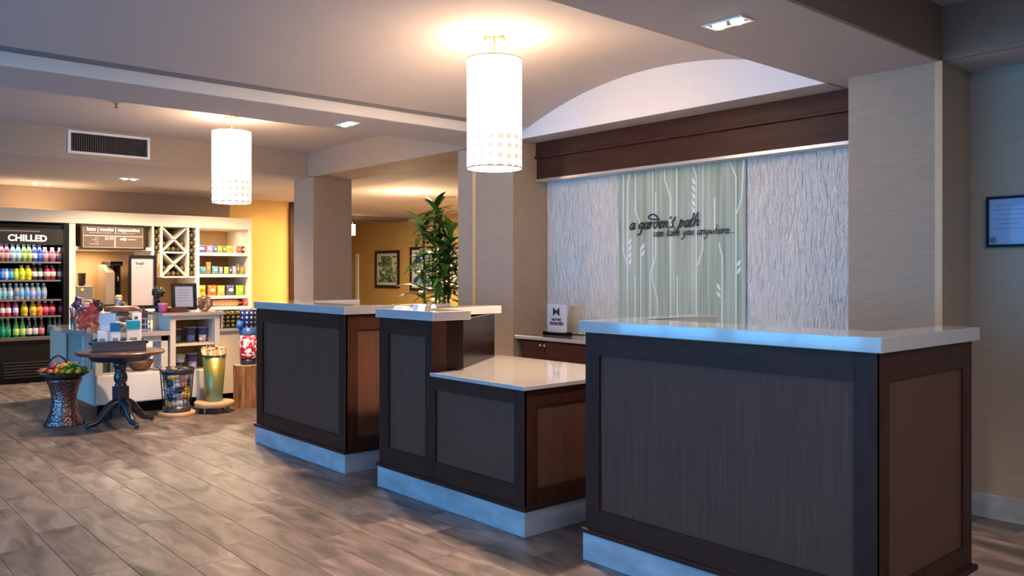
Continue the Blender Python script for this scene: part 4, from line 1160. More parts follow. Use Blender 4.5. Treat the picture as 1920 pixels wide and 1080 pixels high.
def cup(x, y, z, r, h, c1, c2, label):
    t = thing('paper_cup', label, 'cup', (x, y, z), 'paper cups in the white stand')
    obj('cup_body', lathe(B(), [(r * 0.72, z), (r * 0.86, z + h * 0.5)], (x, y, 0), 20), mat('cup_%d_%d_%d' % c2, c2, 0.5), t)
    obj('upper_band', lathe(B(), [(r * 0.86, z + h * 0.5), (r, z + h)], (x, y, 0), 20), mat('cup_%d_%d_%d' % c1, c1, 0.5), t)
    obj('rim', tube(B(), [(x + r * math.cos(a), y + r * math.sin(a), z + h) for a in [2 * PI * i / 20 for i in range(21)]], 0.003, 5, False), PAPERW, t)


NAVY = (40, 64, 130); PALE = (200, 210, 235); PURP = (60, 56, 130)
cup(2.865, 8.2, 0.613, 0.042, 0.135, (38, 42, 62), (52, 58, 92), 'dark navy cup on the upper stand shelf, nearest its left post')
cup(2.995, 8.2, 0.613, 0.050, 0.145, NAVY, (70, 100, 165), 'blue cup at the middle of the upper stand shelf')
cup(3.11, 8.2, 0.613, 0.045, 0.142, (50, 84, 160), PALE, 'blue over white cup on the upper stand shelf, right of the middle one')
cup(2.895, 8.2, 0.353, 0.044, 0.145, PALE, (50, 54, 96), 'white over navy cup on the lower stand shelf')
cup(3.012, 8.2, 0.353, 0.050, 0.15, PURP, (170, 175, 215), 'purple and white cup on the lower stand shelf')
t = thing('glass_tumbler', 'small clear grey tumbler at the right end of the upper stand shelf', 'glass', (3.142, 8.36, 0.613))
obj('glass', lathe(B(), [(0.022, 0.613), (0.026, 0.735), (0.023, 0.735), (0.019, 0.62)], (3.14, 8.36, 0), 18, False), glassy('tumbler_glass', (150, 165, 180), 0.45), t)
t = thing('mini_cup', 'tiny white cup with red print on the upper stand shelf', 'cup', (3.05, 8.10, 0.613))
obj('cup_body', lathe(B(), [(0.014, 0.613), (0.019, 0.655), (0.017, 0.656)], (3.055, 8.09, 0), 14), PAPERW, t)
obj('band', lathe(B(), [(0.0165, 0.625), (0.0185, 0.640)], (3.055, 8.09, 0), 14, False), mat('cup_red', (180, 40, 60), 0.5), t)
t = thing('wooden_bowl', 'brown wooden bowl on the open shelf beside the cup stand', 'bowl', (2.60, 8.2, 0.371))
obj('bowl', lathe(B(), [(0.05, 0.372), (0.09, 0.40), (0.12, 0.47), (0.112, 0.47), (0.08, 0.41), (0.0, 0.395)], (2.53, 8.22, 0), 24, False), mat('bowl_brown', (104, 70, 50), 0.5, var=0.2, scale=10), t)
for i, (x, h, c_) in enumerate(((2.22, 0.20, (90, 110, 80)), (2.30, 0.16, (150, 160, 150)), (2.37, 0.22, (190, 150, 110)))):
    t = thing('shelf_box', ('green', 'grey', 'tan')[i] + ' carton on the open shelf under the low counter', 'box', (x, 8.28, 0.371), 'cartons under the counter')
    obj('carton', box(B(), x - 0.03, x + 0.03, 8.24, 8.32, 0.371, 0.371 + h, 0.002), mat('carton_%d' % i, c_, 0.6), t)
    obj('flap', box(B(), x - 0.03, x + 0.03, 8.238, 8.24, 0.371 + h * 0.72, 0.371 + h), mat('carton_flap', (210, 205, 195), 0.6), t)

# ---- on the low counter
zt = 0.7485
t = thing('candy_bin', 'clear square bin of orange and red wrapped snacks on the low counter', 'bin', (2.17, 8.60, zt))
q = B()
for a in ((2.07, 2.074, 8.52, 8.70), (2.27, 2.274, 8.52, 8.70)): box(q, a[0], a[1], a[2], a[3], zt, 0.945)
box(q, 2.074, 2.27, 8.52, 8.524, zt, 0.945); box(q, 2.074, 2.27, 8.696, 8.70, zt, 0.945)
obj('wall', q, glassy('clear_bin', (240, 240, 244), 0.04), t)
obj('base', box(B(), 2.074, 2.27, 8.524, 8.696, zt, zt + 0.004), glassy('clear_bin', (240, 240, 244), 0.04), t)


def packet(x, y, z, w_, h_, col, label, group, rot):
    t = thing('snack_packet', label, 'snack packet', (x, y, z), group)
    key = ('packet', col, round(w_, 3))
    if key not in _bm:
        q = pouch_mesh(w_, h_, w_ * 0.35, 'wrapper'); q.transform(Matrix.Translation((0, 0, -h_ / 2)))
        me = bpy.data.meshes.new('wrapper'); bmesh.ops.recalc_face_normals(q, faces=q.faces); q.to_mesh(me); q.free(); me.materials.append(mat('pk_%d_%d_%d' % col, col, 0.28, coat=0.4, var=0.3, scale=30)); _bm[key] = me
    o = bpy.data.objects.new('wrapper', _bm[key]); C.objects.link(o); o.parent = t
    t.rotation_euler = rot
    return t


rnd = random.Random(5)
names = {(226, 84, 34): 'orange', (206, 40, 44): 'red', (235, 130, 60): 'light orange', (190, 60, 90): 'raspberry'}
for k in range(20):
    col = list(names)[k % 4]
    packet(2.105 + 0.044 * (k % 4) + rnd.uniform(-.008, .008), 8.555 + 0.05 * ((k // 4) % 2) + rnd.uniform(-.01, .01), 0.79 + 0.036 * (k // 4) + rnd.uniform(-.006, .006), 0.06, 0.075, col, '%s wrapped snack heaped in the clear counter bin' % names[col], 'wrapped snacks in the clear bin', (rnd.uniform(-.5, .5), rnd.uniform(-.9, .9), rnd.uniform(-.5, .5)))
pn = {(84, 60, 120): 'purple', (205, 195, 215): 'white', (200, 66, 52): 'brick red', (52, 34, 40): 'black'}
for k in range(9):
    col = list(pn)[k % 4]
    packet(2.095 + 0.05 * (k % 4) + rnd.uniform(-.012, .012), 8.56 + 0.07 * (k // 4 % 2), 0.965 + 0.032 * (k // 4) + rnd.uniform(-.006, .006), 0.075, 0.085, col, '%s snack packet piled on top of the clear bin' % pn[col], 'snack packets on top of the clear bin', (rnd.uniform(-1.0, .3), rnd.uniform(-.9, .9), rnd.uniform(-.6, .6)))
t = thing('utensil_cup', 'slim steel cup of dark straws at the outer edge of the low counter', 'cup', (2.13, 8.93, zt))
obj('cup', lathe(B(), [(0.028, zt), (0.034, 0.86), (0.031, 0.86), (0.026, zt + 0.01)], (2.13, 8.93, 0), 18, False), STEEL, t)
for k in range(6):
    a = k * 1.05
    obj('straw', tube(B(), [(2.13 + 0.012 * math.cos(a), 8.93 + 0.012 * math.sin(a), zt + 0.01), (2.13 + 0.035 * math.cos(a), 8.93 + 0.03 * math.sin(a), 0.955)], 0.005, 6), mat('straw_%d' % (k % 3), ((60, 40, 44), (40, 50, 90), (150, 60, 60))[k % 3], 0.5), t)

t = thing('glass_canister', 'large glass canister of pastries with a wooden lid on the low counter', 'canister', (2.435, 8.45, zt))
obj('glass', lathe(B(), [(0.145, zt), (0.15, zt + 0.01), (0.15, 0.925)], (2.435, 8.45, 0), 32, True), glassy('canister_glass', (225, 230, 225), 0.10), t)
obj('lid', lathe(B(), [(0.155, 0.925), (0.158, 0.935), (0.158, 0.955), (0.13, 0.972), (0.03, 0.978)], (2.435, 8.45, 0), 32), mat('lid_walnut', (150, 92, 66), 0.4, var=0.2, scale=8), t)
obj('knob', lathe(B(), [(0.012, 0.978), (0.012, 0.99), (0.024, 1.0), (0.02, 1.015)], (2.435, 8.45, 0), 16), CHROME, t)
for k in range(9):
    a = k * 0.7; rr = 0.09 if k < 7 else 0.03
    s_ = thing('pastry', 'brown pastry stacked inside the glass canister', 'pastry', (2.435 + rr * math.cos(a), 8.45 + rr * math.sin(a), zt + 0.012), 'pastries in the glass canister')
    obj('bun', ico(B(), (2.435 + rr * math.cos(a), 8.45 + rr * math.sin(a), zt + 0.04 + 0.055 * (k % 3)), 0.042, 2, (1, 1, 0.62), 0.05), mat('pastry_brown', (150, 104, 58), 0.6, var=0.25, scale=20), s_)

t = thing('wire_caddy', 'white wire caddy of wrapped cutlery on the low counter by the cup stand', 'caddy', (2.60, 8.35, zt))
for z in (zt + 0.004, 0.80, 0.855):
    obj('wire_ring', tube(B(), [(2.60 + 0.06 * math.cos(a), 8.35 + 0.06 * math.sin(a), z) for a in [2 * PI * i / 16 for i in range(17)]], 0.0045, 5, False), WHITE, t)
for k in range(8):
    a = 2 * PI * k / 8
    obj('wire', tube(B(), [(2.60 + 0.06 * math.cos(a), 8.35 + 0.06 * math.sin(a), zt + 0.004), (2.60 + 0.06 * math.cos(a), 8.35 + 0.06 * math.sin(a), 0.855)], 0.004, 5), WHITE, t)
for k in range(7):
    a = 0.9 * k
    s_ = tag(obj('cutlery_sleeve', box(B(), 2.60 + 0.03 * math.cos(a) - 0.008, 2.60 + 0.03 * math.cos(a) + 0.008, 8.35 + 0.03 * math.sin(a) - 0.004, 8.35 + 0.03 * math.sin(a) + 0.004, zt + 0.006, 0.93 + 0.015 * (k % 3)), mat('sleeve_%d' % (k % 3), ((70, 80, 60), (200, 190, 200), (120, 60, 80))[k % 3], 0.5)), ('olive', 'white', 'plum')[k % 3] + ' cutlery sleeve standing in the white wire caddy', 'cutlery', 'cutlery sleeves in the wire caddy')

# ---- on the cup stand
zz = 0.9165
t = thing('pink_tub', 'pink tub at the outer corner of the cup stand top', 'tub', (2.72, 8.15, zz))
obj('tub', lathe(B(), [(0.034, zz), (0.040, zz + 0.01), (0.043, 0.985), (0.036, 0.993)], (2.715, 8.15, 0), 20), mat('tub_pink', (226, 96, 140), 0.4), t)
obj('lid', lathe(B(), [(0.040, 0.985), (0.046, 0.988), (0.046, 1.0), (0.03, 1.004)], (2.715, 8.15, 0), 20), mat('lid_pink', (240, 170, 190), 0.4), t)
t = thing('dark_bouquet', 'bunch of dark leaves in a small vase behind the pink tub', 'bouquet', (2.725, 8.32, zz))
obj('vase', lathe(B(), [(0.025, zz), (0.032, 0.96), (0.018, 1.03)], (2.725, 8.32, 0), 16), BLACKG, t)
for k in range(14):
    a = 2.4 * k; h = 1.04 + 0.10 * rnd.random()
    q = B(); ico(q, (2.725 + 0.045 * math.cos(a) * rnd.random(), 8.32 + 0.045 * math.sin(a), h), 0.022, 1, (1, 1, 1.3), 0.3)
    obj('leaf_tuft', q, mat('leaf_black', (34, 44, 38), 0.4), t)
t = thing('tablet_sign', 'black framed pale notice standing tilted on the cup stand', 'sign', (2.94, 8.22, zz))
q = B(); W_, Hh = 0.238, 0.262
for a in ((-W_ / 2, W_ / 2, 0, 0.03), (-W_ / 2, W_ / 2, Hh - 0.03, Hh), (-W_ / 2, -W_ / 2 + 0.036, 0.03, Hh - 0.03), (W_ / 2 - 0.036, W_ / 2, 0.03, Hh - 0.03)):
    box(q, a[0], a[1], -0.008, 0.008, a[2], a[3], 0.002)
TR = Matrix.Translation((2.94, 8.21, zz + 0.014)) @ Matrix.Rotation(-0.14, 4, 'Z') @ Matrix.Rotation(-0.16, 4, 'X')
q.transform(TR); obj('frame', q, mat('frame_blueblack', (16, 22, 30), 0.5, spec=0.15), t)
q = B(); box(q, -W_ / 2 + 0.036, W_ / 2 - 0.036, -0.003, 0.004, 0.03, Hh - 0.03); q.transform(TR); obj('sheet', q, mat('notice_sheet', (196, 204, 224), 0.4), t)
q = B()
for k in range(5): box(q, -0.06, 0.05 - 0.02 * (k % 2), -0.0042, -0.0032, 0.19 - 0.026 * k, 0.196 - 0.026 * k)
q.transform(TR); pl = obj('small_print', q, mat('notice_ink', (140, 146, 170), 0.5), t); pl['kind'] = 'stuff'
q = B(); box(q, -0.05, 0.05, 0.02, 0.12, 0, 0.006); box(q, -0.008, 0.008, 0.06, 0.068, 0, 0.18); q.transform(Matrix.Translation((2.94, 8.21, zz + 0.0005)) @ Matrix.Rotation(-0.14, 4, 'Z')); obj('easel', q, BLACK, t)
t = thing('wooden_tray', 'low dark wooden tray in front of the tilted notice', 'tray', (2.83, 8.08, zz))
q = B(); box(q, 2.745, 2.90, 8.03, 8.12, zz + 0.0005, zz + 0.01)
for a in ((2.745, 2.90, 8.03, 8.036), (2.745, 2.90, 8.114, 8.12), (2.745, 2.751, 8.036, 8.114), (2.894, 2.90, 8.036, 8.114)): box(q, *a, zz + 0.01, zz + 0.045)
obj('tray', q, mat('tray_brown', (92, 52, 38), 0.45, var=0.2, scale=10), t)
obj('liner', box(B(), 2.752, 2.893, 8.037, 8.113, zz + 0.0105, zz + 0.02), mat('liner_brown', (140, 96, 70), 0.7), t)
t = thing('wire_fruit_ball', 'round wire basket of wrapped tan packs on the cup stand', 'basket', (3.13, 8.2, zz))
for k in range(6):
    th = PI * k / 6
    obj('wire_hoop', tube(B(), [(3.13 + 0.075 * math.cos(th) * math.cos(a), 8.2 + 0.075 * math.sin(th) * math.cos(a), zz + 0.078 + 0.075 * math.sin(a)) for a in [2 * PI * i / 20 for i in range(21)]], 0.004, 5, False), mat('wire_copper', (190, 140, 105), 0.35, metal=0.8), t)
for k in range(9):
    a = 2.4 * k
    packet(3.13 + 0.032 * math.cos(a), 8.2 + 0.032 * math.sin(a), zz + 0.05 + 0.026 * (k // 3), 0.06, 0.06, ((222, 178, 140), (170, 110, 84), (236, 204, 176))[k % 3], ('tan', 'brown', 'cream')[k % 3] + ' wrapped pack inside the round wire basket', 'packs in the round wire basket', (rnd.uniform(-.7, .7), rnd.uniform(-.7, .7), a))

# ---- on the end cabinet: crate of gold tins
t = thing('tin_crate', 'dark crate with white posts holding gold lidded tins', 'crate', (3.40, 8.2, 0.7455))
q = B()
box(q, 3.235, 3.475, 8.10, 8.36, 0.7455, 0.755)
box(q, 3.235, 3.475, 8.35, 8.36, 0.755, 0.91); box(q, 3.235, 3.242, 8.10, 8.35, 0.755, 0.91); box(q, 3.468, 3.475, 8.10, 8.35, 0.755, 0.91)
for z in (0.792, 0.832, 0.872): box(q, 3.242, 3.468, 8.12, 8.35, z, z + 0.003)
obj('crate', q, mat('crate_dark', (54, 46, 38), 0.5), t)
for x in (3.23, 3.462): obj('post', box(B(), x, x + 0.018, 8.085, 8.10, 0.7455, 0.925), WHITE, t)
t.location.x += 0.022
for r_ in range(4):
    for c_ in range(4):
        x = 3.294 + c_ * 0.053; z = 0.7552 + r_ * 0.040 + (0.0 if r_ == 0 else 0.0002)
        s_ = tag(obj('small_tin', lathe(B(), [(0.022, z), (0.023, z + 0.004), (0.023, z + 0.026), (0.021, z + 0.029)], (x, 8.15, 0), 14), mat('tin_gold', (206, 186, 104), 0.3, metal=0.6)), 'gold lidded tin in the dark crate, %s row from the bottom, %s from the left' % (ORD[r_], ORD[c_]), 'tin', 'gold tins in the dark crate')

# ================================================================== things standing on the market floor
# copper drum and basket of sweets
DX, DY = 1.80, 7.86
t = thing('copper_stool', 'hammered copper hourglass stool carrying the basket of sweets', 'stool', (DX, DY, 0))
hm = bpy.data.materials.new('hammered_copper'); hm.use_nodes = True; nt = hm.node_tree; b = nt.nodes['Principled BSDF']
b.inputs['Base Color'].default_value = srgb(150, 122, 122); b.inputs['Metallic'].default_value = 1.0; b.inputs['Roughness'].default_value = 0.32
tc = nt.nodes.new('ShaderNodeTexCoord'); vo = nt.nodes.new('ShaderNodeTexVoronoi'); vo.inputs['Scale'].default_value = 55; nt.links.new(tc.outputs['Object'], vo.inputs['Vector'])
bp = nt.nodes.new('ShaderNodeBump'); bp.inputs['Strength'].default_value = 0.5; bp.inputs['Distance'].default_value = 0.01; nt.links.new(vo.outputs['Distance'], bp.inputs['Height']); nt.links.new(bp.outputs[0], b.inputs['Normal'])
prof = [(0.158, 0.001), (0.160, 0.008)] + [(0.098 + 0.060 * abs((i / 12 - 0.55) / 0.55) ** 2.0 * (1 if i / 12 < 0.55 else 1.0), 0.008 + 0.365 * i / 12) for i in range(1, 13)]
prof = prof[:-1] + [(0.138, 0.373), (0.142, 0.380), (0.138, 0.386)]
obj('drum', lathe(B(), prof, (DX, DY, 0), 40), hm, t)
obj('seat_disc', lathe(B(), [(0.134, 0.386), (0.130, 0.392)], (DX, DY, 0), 40), hm, t)
t = thing('sweets_basket', 'round basket heaped with bright sweets and a tan arched handle', 'basket', (DX, DY, 0.3925))
obj('bowl', lathe(B(), [(0.11, 0.393), (0.15, 0.405), (0.182, 0.432), (0.177, 0.433), (0.145, 0.411), (0.0, 0.402)], (DX, DY, 0), 32, False), mat('basket_dark', (58, 46, 40), 0.5), t)
obj('rim', tube(B(), [(DX + 0.185 * math.cos(a), DY + 0.185 * math.sin(a), 0.433) for a in [2 * PI * i / 32 for i in range(33)]], 0.006, 6, False), mat('rim_dark', (44, 36, 34), 0.4), t)
obj('handle', tube(B(), spline([(DX - 0.09, DY + 0.13, 0.44), (DX - 0.08, DY + 0.13, 0.53), (DX - 0.02, DY + 0.13, 0.575), (DX + 0.04, DY + 0.13, 0.53), (DX + 0.05, DY + 0.13, 0.44)]), 0.008, 8), mat('handle_brown', (70, 50, 38), 0.5), t)
sw = {(214, 40, 48): 'red', (240, 206, 50): 'yellow', (86, 176, 56): 'green', (238, 130, 50): 'orange', (226, 70, 100): 'pink'}
for k in range(64):
    a = 2.39996 * k; rr = (0.186 * math.sqrt((k + 0.5) / 46)) if k < 46 else 0.11 * math.sqrt((k - 45.5) / 18)
    ang = math.cos(a) * R.x + math.sin(a) * R.y
    side = rr * ang / 0.165
    col = rnd.choice([(214, 40, 48), (226, 70, 100), (238, 130, 50)] if side < -0.05 else [(240, 206, 50), (238, 130, 50), (214, 40, 48)] if side < 0.3 else [(86, 176, 56), (86, 176, 56), (240, 206, 50)])
    x, y, z = DX + rr * math.cos(a), DY + rr * math.sin(a), (0.455 if k < 46 else 0.487) + 0.016 * (1 - rr / 0.165) + rnd.uniform(0, 0.014)
    s_ = thing('wrapped_sweet', '%s wrapped sweet heaped in the handled basket on the copper stool' % sw[col], 'sweet', (x, y, z), '%s sweets in the handled basket' % sw[col])
    key = ('sweet', col)
    if key not in _bm:
        q = B(); ico(q, (0, 0, 0), 0.023, 1, (1.25, 0.95, 0.85)); me = bpy.data.meshes.new('sweet'); q.to_mesh(me); q.free(); me.materials.append(mat('sweet_%d_%d_%d' % col, col, 0.3, coat=0.5)); _bm[key] = me
        q = B()
        for sg in (-1, 1):
            vs = [q.verts.new(p) for p in ((sg * 0.02, 0, 0), (sg * 0.038, -0.012, 0.006), (sg * 0.038, 0.012, -0.002))]; q.faces.new(vs)
        bmesh.ops.solidify(q, geom=list(q.faces), thickness=0.0015)
        me = bpy.data.meshes.new('twist'); q.to_mesh(me); q.free(); me.materials.append(mat('sweet_%d_%d_%d' % col, col, 0.3, coat=0.5)); _bm[key + (1,)] = me
    for nm, kk in (('sweet', key), ('twist', key + (1,))):
        o = bpy.data.objects.new(nm, _bm[kk]); C.objects.link(o); o.parent = s_
    s_.rotation_euler = (rnd.uniform(-.4, .4), rnd.uniform(-.4, .4), rnd.uniform(0, 6))

# pedestal table
TX, TY = 2.15, 7.50
t = thing('pedestal_table', 'round dark pedestal table with turned column and four scrolled feet', 'table', (TX, TY, 0))
TW = mat('table_top_wood', (96, 62, 50), 0.3, var=0.25, scale=4, stretch=(1, 8, 1), coat=0.3)
TB = mat('table_blue_black', (38, 44, 54), 0.3, coat=0.4)
obj('tabletop', lathe(B(), [(0.325, 0.600), (0.342, 0.605), (0.346, 0.618), (0.340, 0.630), (0.33, 0.633)], (TX, TY, 0), 56), TW, t)
obj('apron', lathe(B(), [(0.20, 0.545), (0.225, 0.552), (0.25, 0.585), (0.28, 0.60)], (TX, TY, 0), 48), TB, t)
obj('column', lathe(B(), [(0.052, 0.33), (0.045, 0.335), (0.048, 0.345), (0.040, 0.352), (0.040, 0.358), (0.050, 0.372), (0.055, 0.40), (0.050, 0.43), (0.040, 0.452), (0.046, 0.458), (0.046, 0.466), (0.040, 0.472), (0.046, 0.478), (0.048, 0.486), (0.055, 0.495), (0.058, 0.545)], (TX, TY, 0), 28), TB, t)
q = B(); box(q, -0.048, 0.048, -0.048, 0.048, 0.07, 0.33, 0.004); q.transform(Matrix.Translation((TX, TY, 0)) @ Matrix.Rotation(math.radians(18), 4, 'Z')); obj('block', q, TB, t)
ga = math.radians(18) - math.radians(8)
for k in range(4):
    a = ga + k * PI / 2
    P_ = [(0.03, 0.20), (0.09, 0.17), (0.15, 0.10), (0.20, 0.05), (0.25, 0.035), (0.275, 0.03)]
    pts = spline([(TX + r_ * math.cos(a), TY + r_ * math.sin(a), z) for r_, z in P_], 5)
    rr = [0.038 - 0.017 * i / (len(pts) - 1) for i in range(len(pts))]
    ft = obj('foot', tube(B(), pts, rr, 10), TB, t)
    e = pts[-1]
    obj('scroll_pad', ico(B(), (e.x, e.y, 0.022), 0.021, 2), TB, ft)

t = thing('metal_tray', 'pewter oblong tray with rolled rim on the pedestal table', 'tray', (2.137, 7.50, 0.634))
ca, sa = R.x, R.y


def loc(bm_, cx, cy):
    """turn a piece built at the origin so that it faces the room"""
    bm_.transform(Matrix.Translation((cx, cy, 0)) @ Matrix.Rotation(math.radians(-14), 4, 'Z')); return bm_


PEW = mat('pewter', (120, 122, 130), 0.28, metal=0.9)
q = B(); box(q, -0.205, 0.205, -0.115, 0.115, 0.6345, 0.642, 0.003)
obj('tray_floor', loc(q, 2.137, 7.5), PEW, t)
for a in ((-0.205, 0.205, -0.115, -0.107), (-0.205, 0.205, 0.107, 0.115), (-0.205, -0.197, -0.107, 0.107), (0.197, 0.205, -0.107, 0.107)):
    q = B(); box(q, *a, 0.642, 0.715, 0.002); obj('tray_side', loc(q, 2.137, 7.5), PEW, t)
q = B(); tube(q, [(-0.205, -0.115, 0.716), (0.205, -0.115, 0.716), (0.205, 0.115, 0.716), (-0.205, 0.115, 0.716), (-0.205, -0.115, 0.716)], 0.007, 6); obj('rolled_rim', loc(q, 2.137, 7.5), PEW, t)
for sg in (-1, 1):
    q = B(); tube(q, spline([(sg * 0.208, -0.04, 0.69), (sg * 0.225, -0.035, 0.70), (sg * 0.225, 0.035, 0.70), (sg * 0.208, 0.04, 0.69)]), 0.006, 6); obj('handle', loc(q, 2.137, 7.5), BLACK, t)
# tray contents
t = thing('acrylic_notice', 'upright pale blue notice in clear holder on the metal tray', 'sign', (2.067, 7.572, 0.643))
q = B(); box(q, -0.062, 0.062, -0.002, 0.002, 0.66, 0.945); obj('sheet', loc(q, 2.067, 7.572), mat('notice_blue', (176, 210, 238), 0.4), t)
q = B(); box(q, -0.068, 0.068, -0.006, -0.0035, 0.65, 0.955); obj('cover', loc(q, 2.067, 7.572), glassy('acrylic', (250, 250, 255), 0.08), t)
q = B(); box(q, -0.068, 0.068, -0.03, 0.03, 0.643, 0.65); obj('base', loc(q, 2.067, 7.572), glassy('acrylic', (250, 250, 255), 0.3), t)
q = B(); box(q, -0.05, 0.05, -0.0032, -0.0022, 0.80, 0.845); obj('white_band', loc(q, 2.067, 7.572), PAPERW, t)
for i, (x, y, w_, top_, teal, lb) in enumerate(((2.003, 7.493, 0.036, 0.80, 0, 'small white carton at the left end of the metal tray'), (2.098, 7.468, 0.036, 0.87, 1, 'white carton with blue top in the middle of the metal tray'), (2.232, 7.437, 0.050, 0.885, 1, 'wider white carton with teal top at the right of the tray'))):
    t = thing('tea_carton', lb, 'carton', (x, y, 0.643), 'cartons in the metal tray')
    h1 = top_ - 0.07 if teal else top_
    q = B(); box(q, -w_, w_, -0.035, 0.035, 0.643, h1, 0.002); obj('carton', loc(q, x, y), mat('carton_white_%d' % (i == 2), ((232, 236, 242), (240, 228, 208))[i == 2], 0.5), t)
    if teal:
        q = B(); box(q, -w_ - 0.003, w_ + 0.003, -0.038, 0.038, h1, top_, 0.002); obj('top', loc(q, x, y), mat('teal_%d' % i, ((22, 106, 160), (26, 150, 176))[i - 1], 0.45), t)
    q = B(); box(q, -w_ * 0.55, w_ * 0.55, -0.0365, -0.0352, 0.70, 0.745); obj('print', loc(q, x, y), mat('carton_print', (150, 140, 130), 0.5), t)
t = thing('small_carton', 'brown and white carton standing behind the teal topped one', 'carton', (2.287, 7.524, 0.643))
q = B(); box(q, -0.036, 0.036, -0.03, 0.03, 0.643, 0.945, 0.002); obj('carton', loc(q, 2.287, 7.524), mat('carton_pale', (232, 226, 224), 0.5), t)
q = B(); lathe(q, [(0.014, 0), (0.014, 0.002)], seg=14); q.transform(Matrix.Translation((-0.005, -0.0305, 0.905)) @ Matrix.Rotation(PI / 2, 4, 'X')); obj('print', loc(q, 2.287, 7.524), mat('print_brown', (110, 76, 56), 0.5), t)

# wire bin of snack packets on a wooden disc
WX, WY = 2.69, 7.70
t = thing('wooden_disc', 'low round pale wooden plinth under the wire bin', 'plinth', (WX, WY, 0))
OAK = mat('pale_oak', (206, 168, 124), 0.5, var=0.15, scale=4, stretch=(1, 9, 1))
obj('disc', lathe(B(), [(0.158, 0.001), (0.160, 0.006), (0.160, 0.030), (0.155, 0.034)], (WX, WY, 0), 40), OAK, t)
obj('felt', lathe(B(), [(0.10, 0.034), (0.10, 0.0355)], (WX, WY, 0), 28), BLACK, t)
t = thing('wire_bin', 'dark wire bin packed with snack packets on a wooden disc', 'bin', (WX, WY, 0.036))
WIRE = mat('dark_wire', (52, 52, 60), 0.35, metal=0.6)
rb = lambda z: 0.115 + 0.030 * (z - 0.036) / 0.39
obj('top_band', lathe(B(), [(rb(0.375), 0.375), (0.147, 0.38), (0.150, 0.425), (0.146, 0.43), (0.143, 0.425), (0.14, 0.38)], (WX, WY, 0), 40, False), mat('bin_band', (84, 84, 96), 0.35, metal=0.7), t)
obj('foot_band', lathe(B(), [(0.118, 0.0365), (0.120, 0.085), (0.112, 0.085), (0.0, 0.04)], (WX, WY, 0), 36, False), mat('bin_band', (84, 84, 96), 0.35, metal=0.7), t)
for k in range(22):
    a = 2 * PI * k / 22
    obj('wire', tube(B(), [(WX + rb(z) * math.cos(a), WY + rb(z) * math.sin(a), z) for z in (0.08, 0.38)], 0.0026, 5), WIRE, t)
for z in (0.16, 0.235, 0.31):
    obj('wire_hoop', tube(B(), [(WX + rb(z) * math.cos(a), WY + rb(z) * math.sin(a), z) for a in [2 * PI * i / 32 for i in range(33)]], 0.0028, 5, False), WIRE, t)
pk = {(58, 60, 74): 'black', (236, 236, 240): 'white', (228, 206, 80): 'yellow', (130, 152, 186): 'slate blue', (228, 178, 150): 'peach'}
for lv in range(5):
    for k in range(11):
        a = 2 * PI * k / 11 + lv * 0.3; z = 0.12 + lv * 0.062
        if math.cos(a) * F.x + math.sin(a) * F.y > 0.25: continue
        col = list(pk)[(k * 2 + lv * 3 + (k * lv) % 2) % 5]
        packet(WX + (rb(z) - 0.026) * math.cos(a), WY + (rb(z) - 0.026) * math.sin(a), z, 0.068, 0.085, col, '%s snack packet inside the dark wire bin' % pk[col], '%s packets in the wire bin' % pk[col], (rnd.uniform(-.2, .2), rnd.uniform(-.8, .8), a + PI / 2))
for k in range(6):
    a = k * 1.05
    packet(WX + 0.07 * math.cos(a), WY + 0.07 * math.sin(a), 0.415, 0.07, 0.06, ((212, 190, 70), (70, 66, 50))[k % 2], ('yellow', 'olive')[k % 2] + ' snack packet on top of the wire bin', '%s packets on top of the wire bin' % ('yellow', 'olive')[k % 2], (1.3, rnd.uniform(-.4, .4), a))
t = thing('wooden_scoop', 'pale wooden scoop hooked on the side of the wire bin', 'scoop', (2.56, 7.66, 0.36))
obj('blade', tube(B(), [(2.545, 7.64, 0.44), (2.575, 7.65, 0.40)], [0.022, 0.016], 8), mat('scoop_pale', (196, 168, 150), 0.5), t)
obj('handle', tube(B(), [(2.575, 7.65, 0.40), (2.598, 7.655, 0.33)], 0.009, 8), mat('scoop_brown', (80, 60, 54), 0.5), t)

# tall verdigris pail of wrapped sticks on a legged stand
VX_, VY_ = 3.013, 7.65
t = thing('round_stand', 'pale wooden disc stand on short metal legs under the tall pail', 'stand', (VX_, VY_, 0))
obj('disc', lathe(B(), [(0.172, 0.056), (0.178, 0.062), (0.178, 0.094), (0.172, 0.10)], (VX_, VY_, 0), 44), OAK, t)
for k in range(4):
    a = PI / 2 * k - 0.96
    obj('leg', lathe(B(), [(0.012, 0.001), (0.012, 0.008), (0.014, 0.05), (0.02, 0.056)], (VX_ + 0.145 * math.cos(a), VY_ + 0.145 * math.sin(a), 0), 14), STEEL, t)
vm = bpy.data.materials.new('verdigris'); vm.use_nodes = True; nt = vm.node_tree; b = nt.nodes['Principled BSDF']; b.inputs['Metallic'].default_value = 0.65; b.inputs['Roughness'].default_value = 0.4
tc = nt.nodes.new('ShaderNodeTexCoord'); n1 = nt.nodes.new('ShaderNodeTexNoise'); n1.inputs['Scale'].default_value = 4; n1.inputs['Detail'].default_value = 5
nt.links.new(tc.outputs['Object'], n1.inputs['Vector']); cr = nt.nodes.new('ShaderNodeValToRGB'); e = cr.color_ramp.elements
e[0].position = 0.35; e[0].color = srgb(168, 150, 70); e[1].position = 0.62; e[1].color = srgb(96, 160, 160); x = e.new(0.48); x.color = srgb(132, 150, 104)
nt.links.new(n1.outputs['Fac'], cr.inputs[0]); nt.links.new(cr.outputs[0], b.inputs['Base Color'])
t = thing('tall_pail', 'tall tapered green and gold metal pail holding wrapped sticks', 'pail', (VX_, VY_, 0.1))
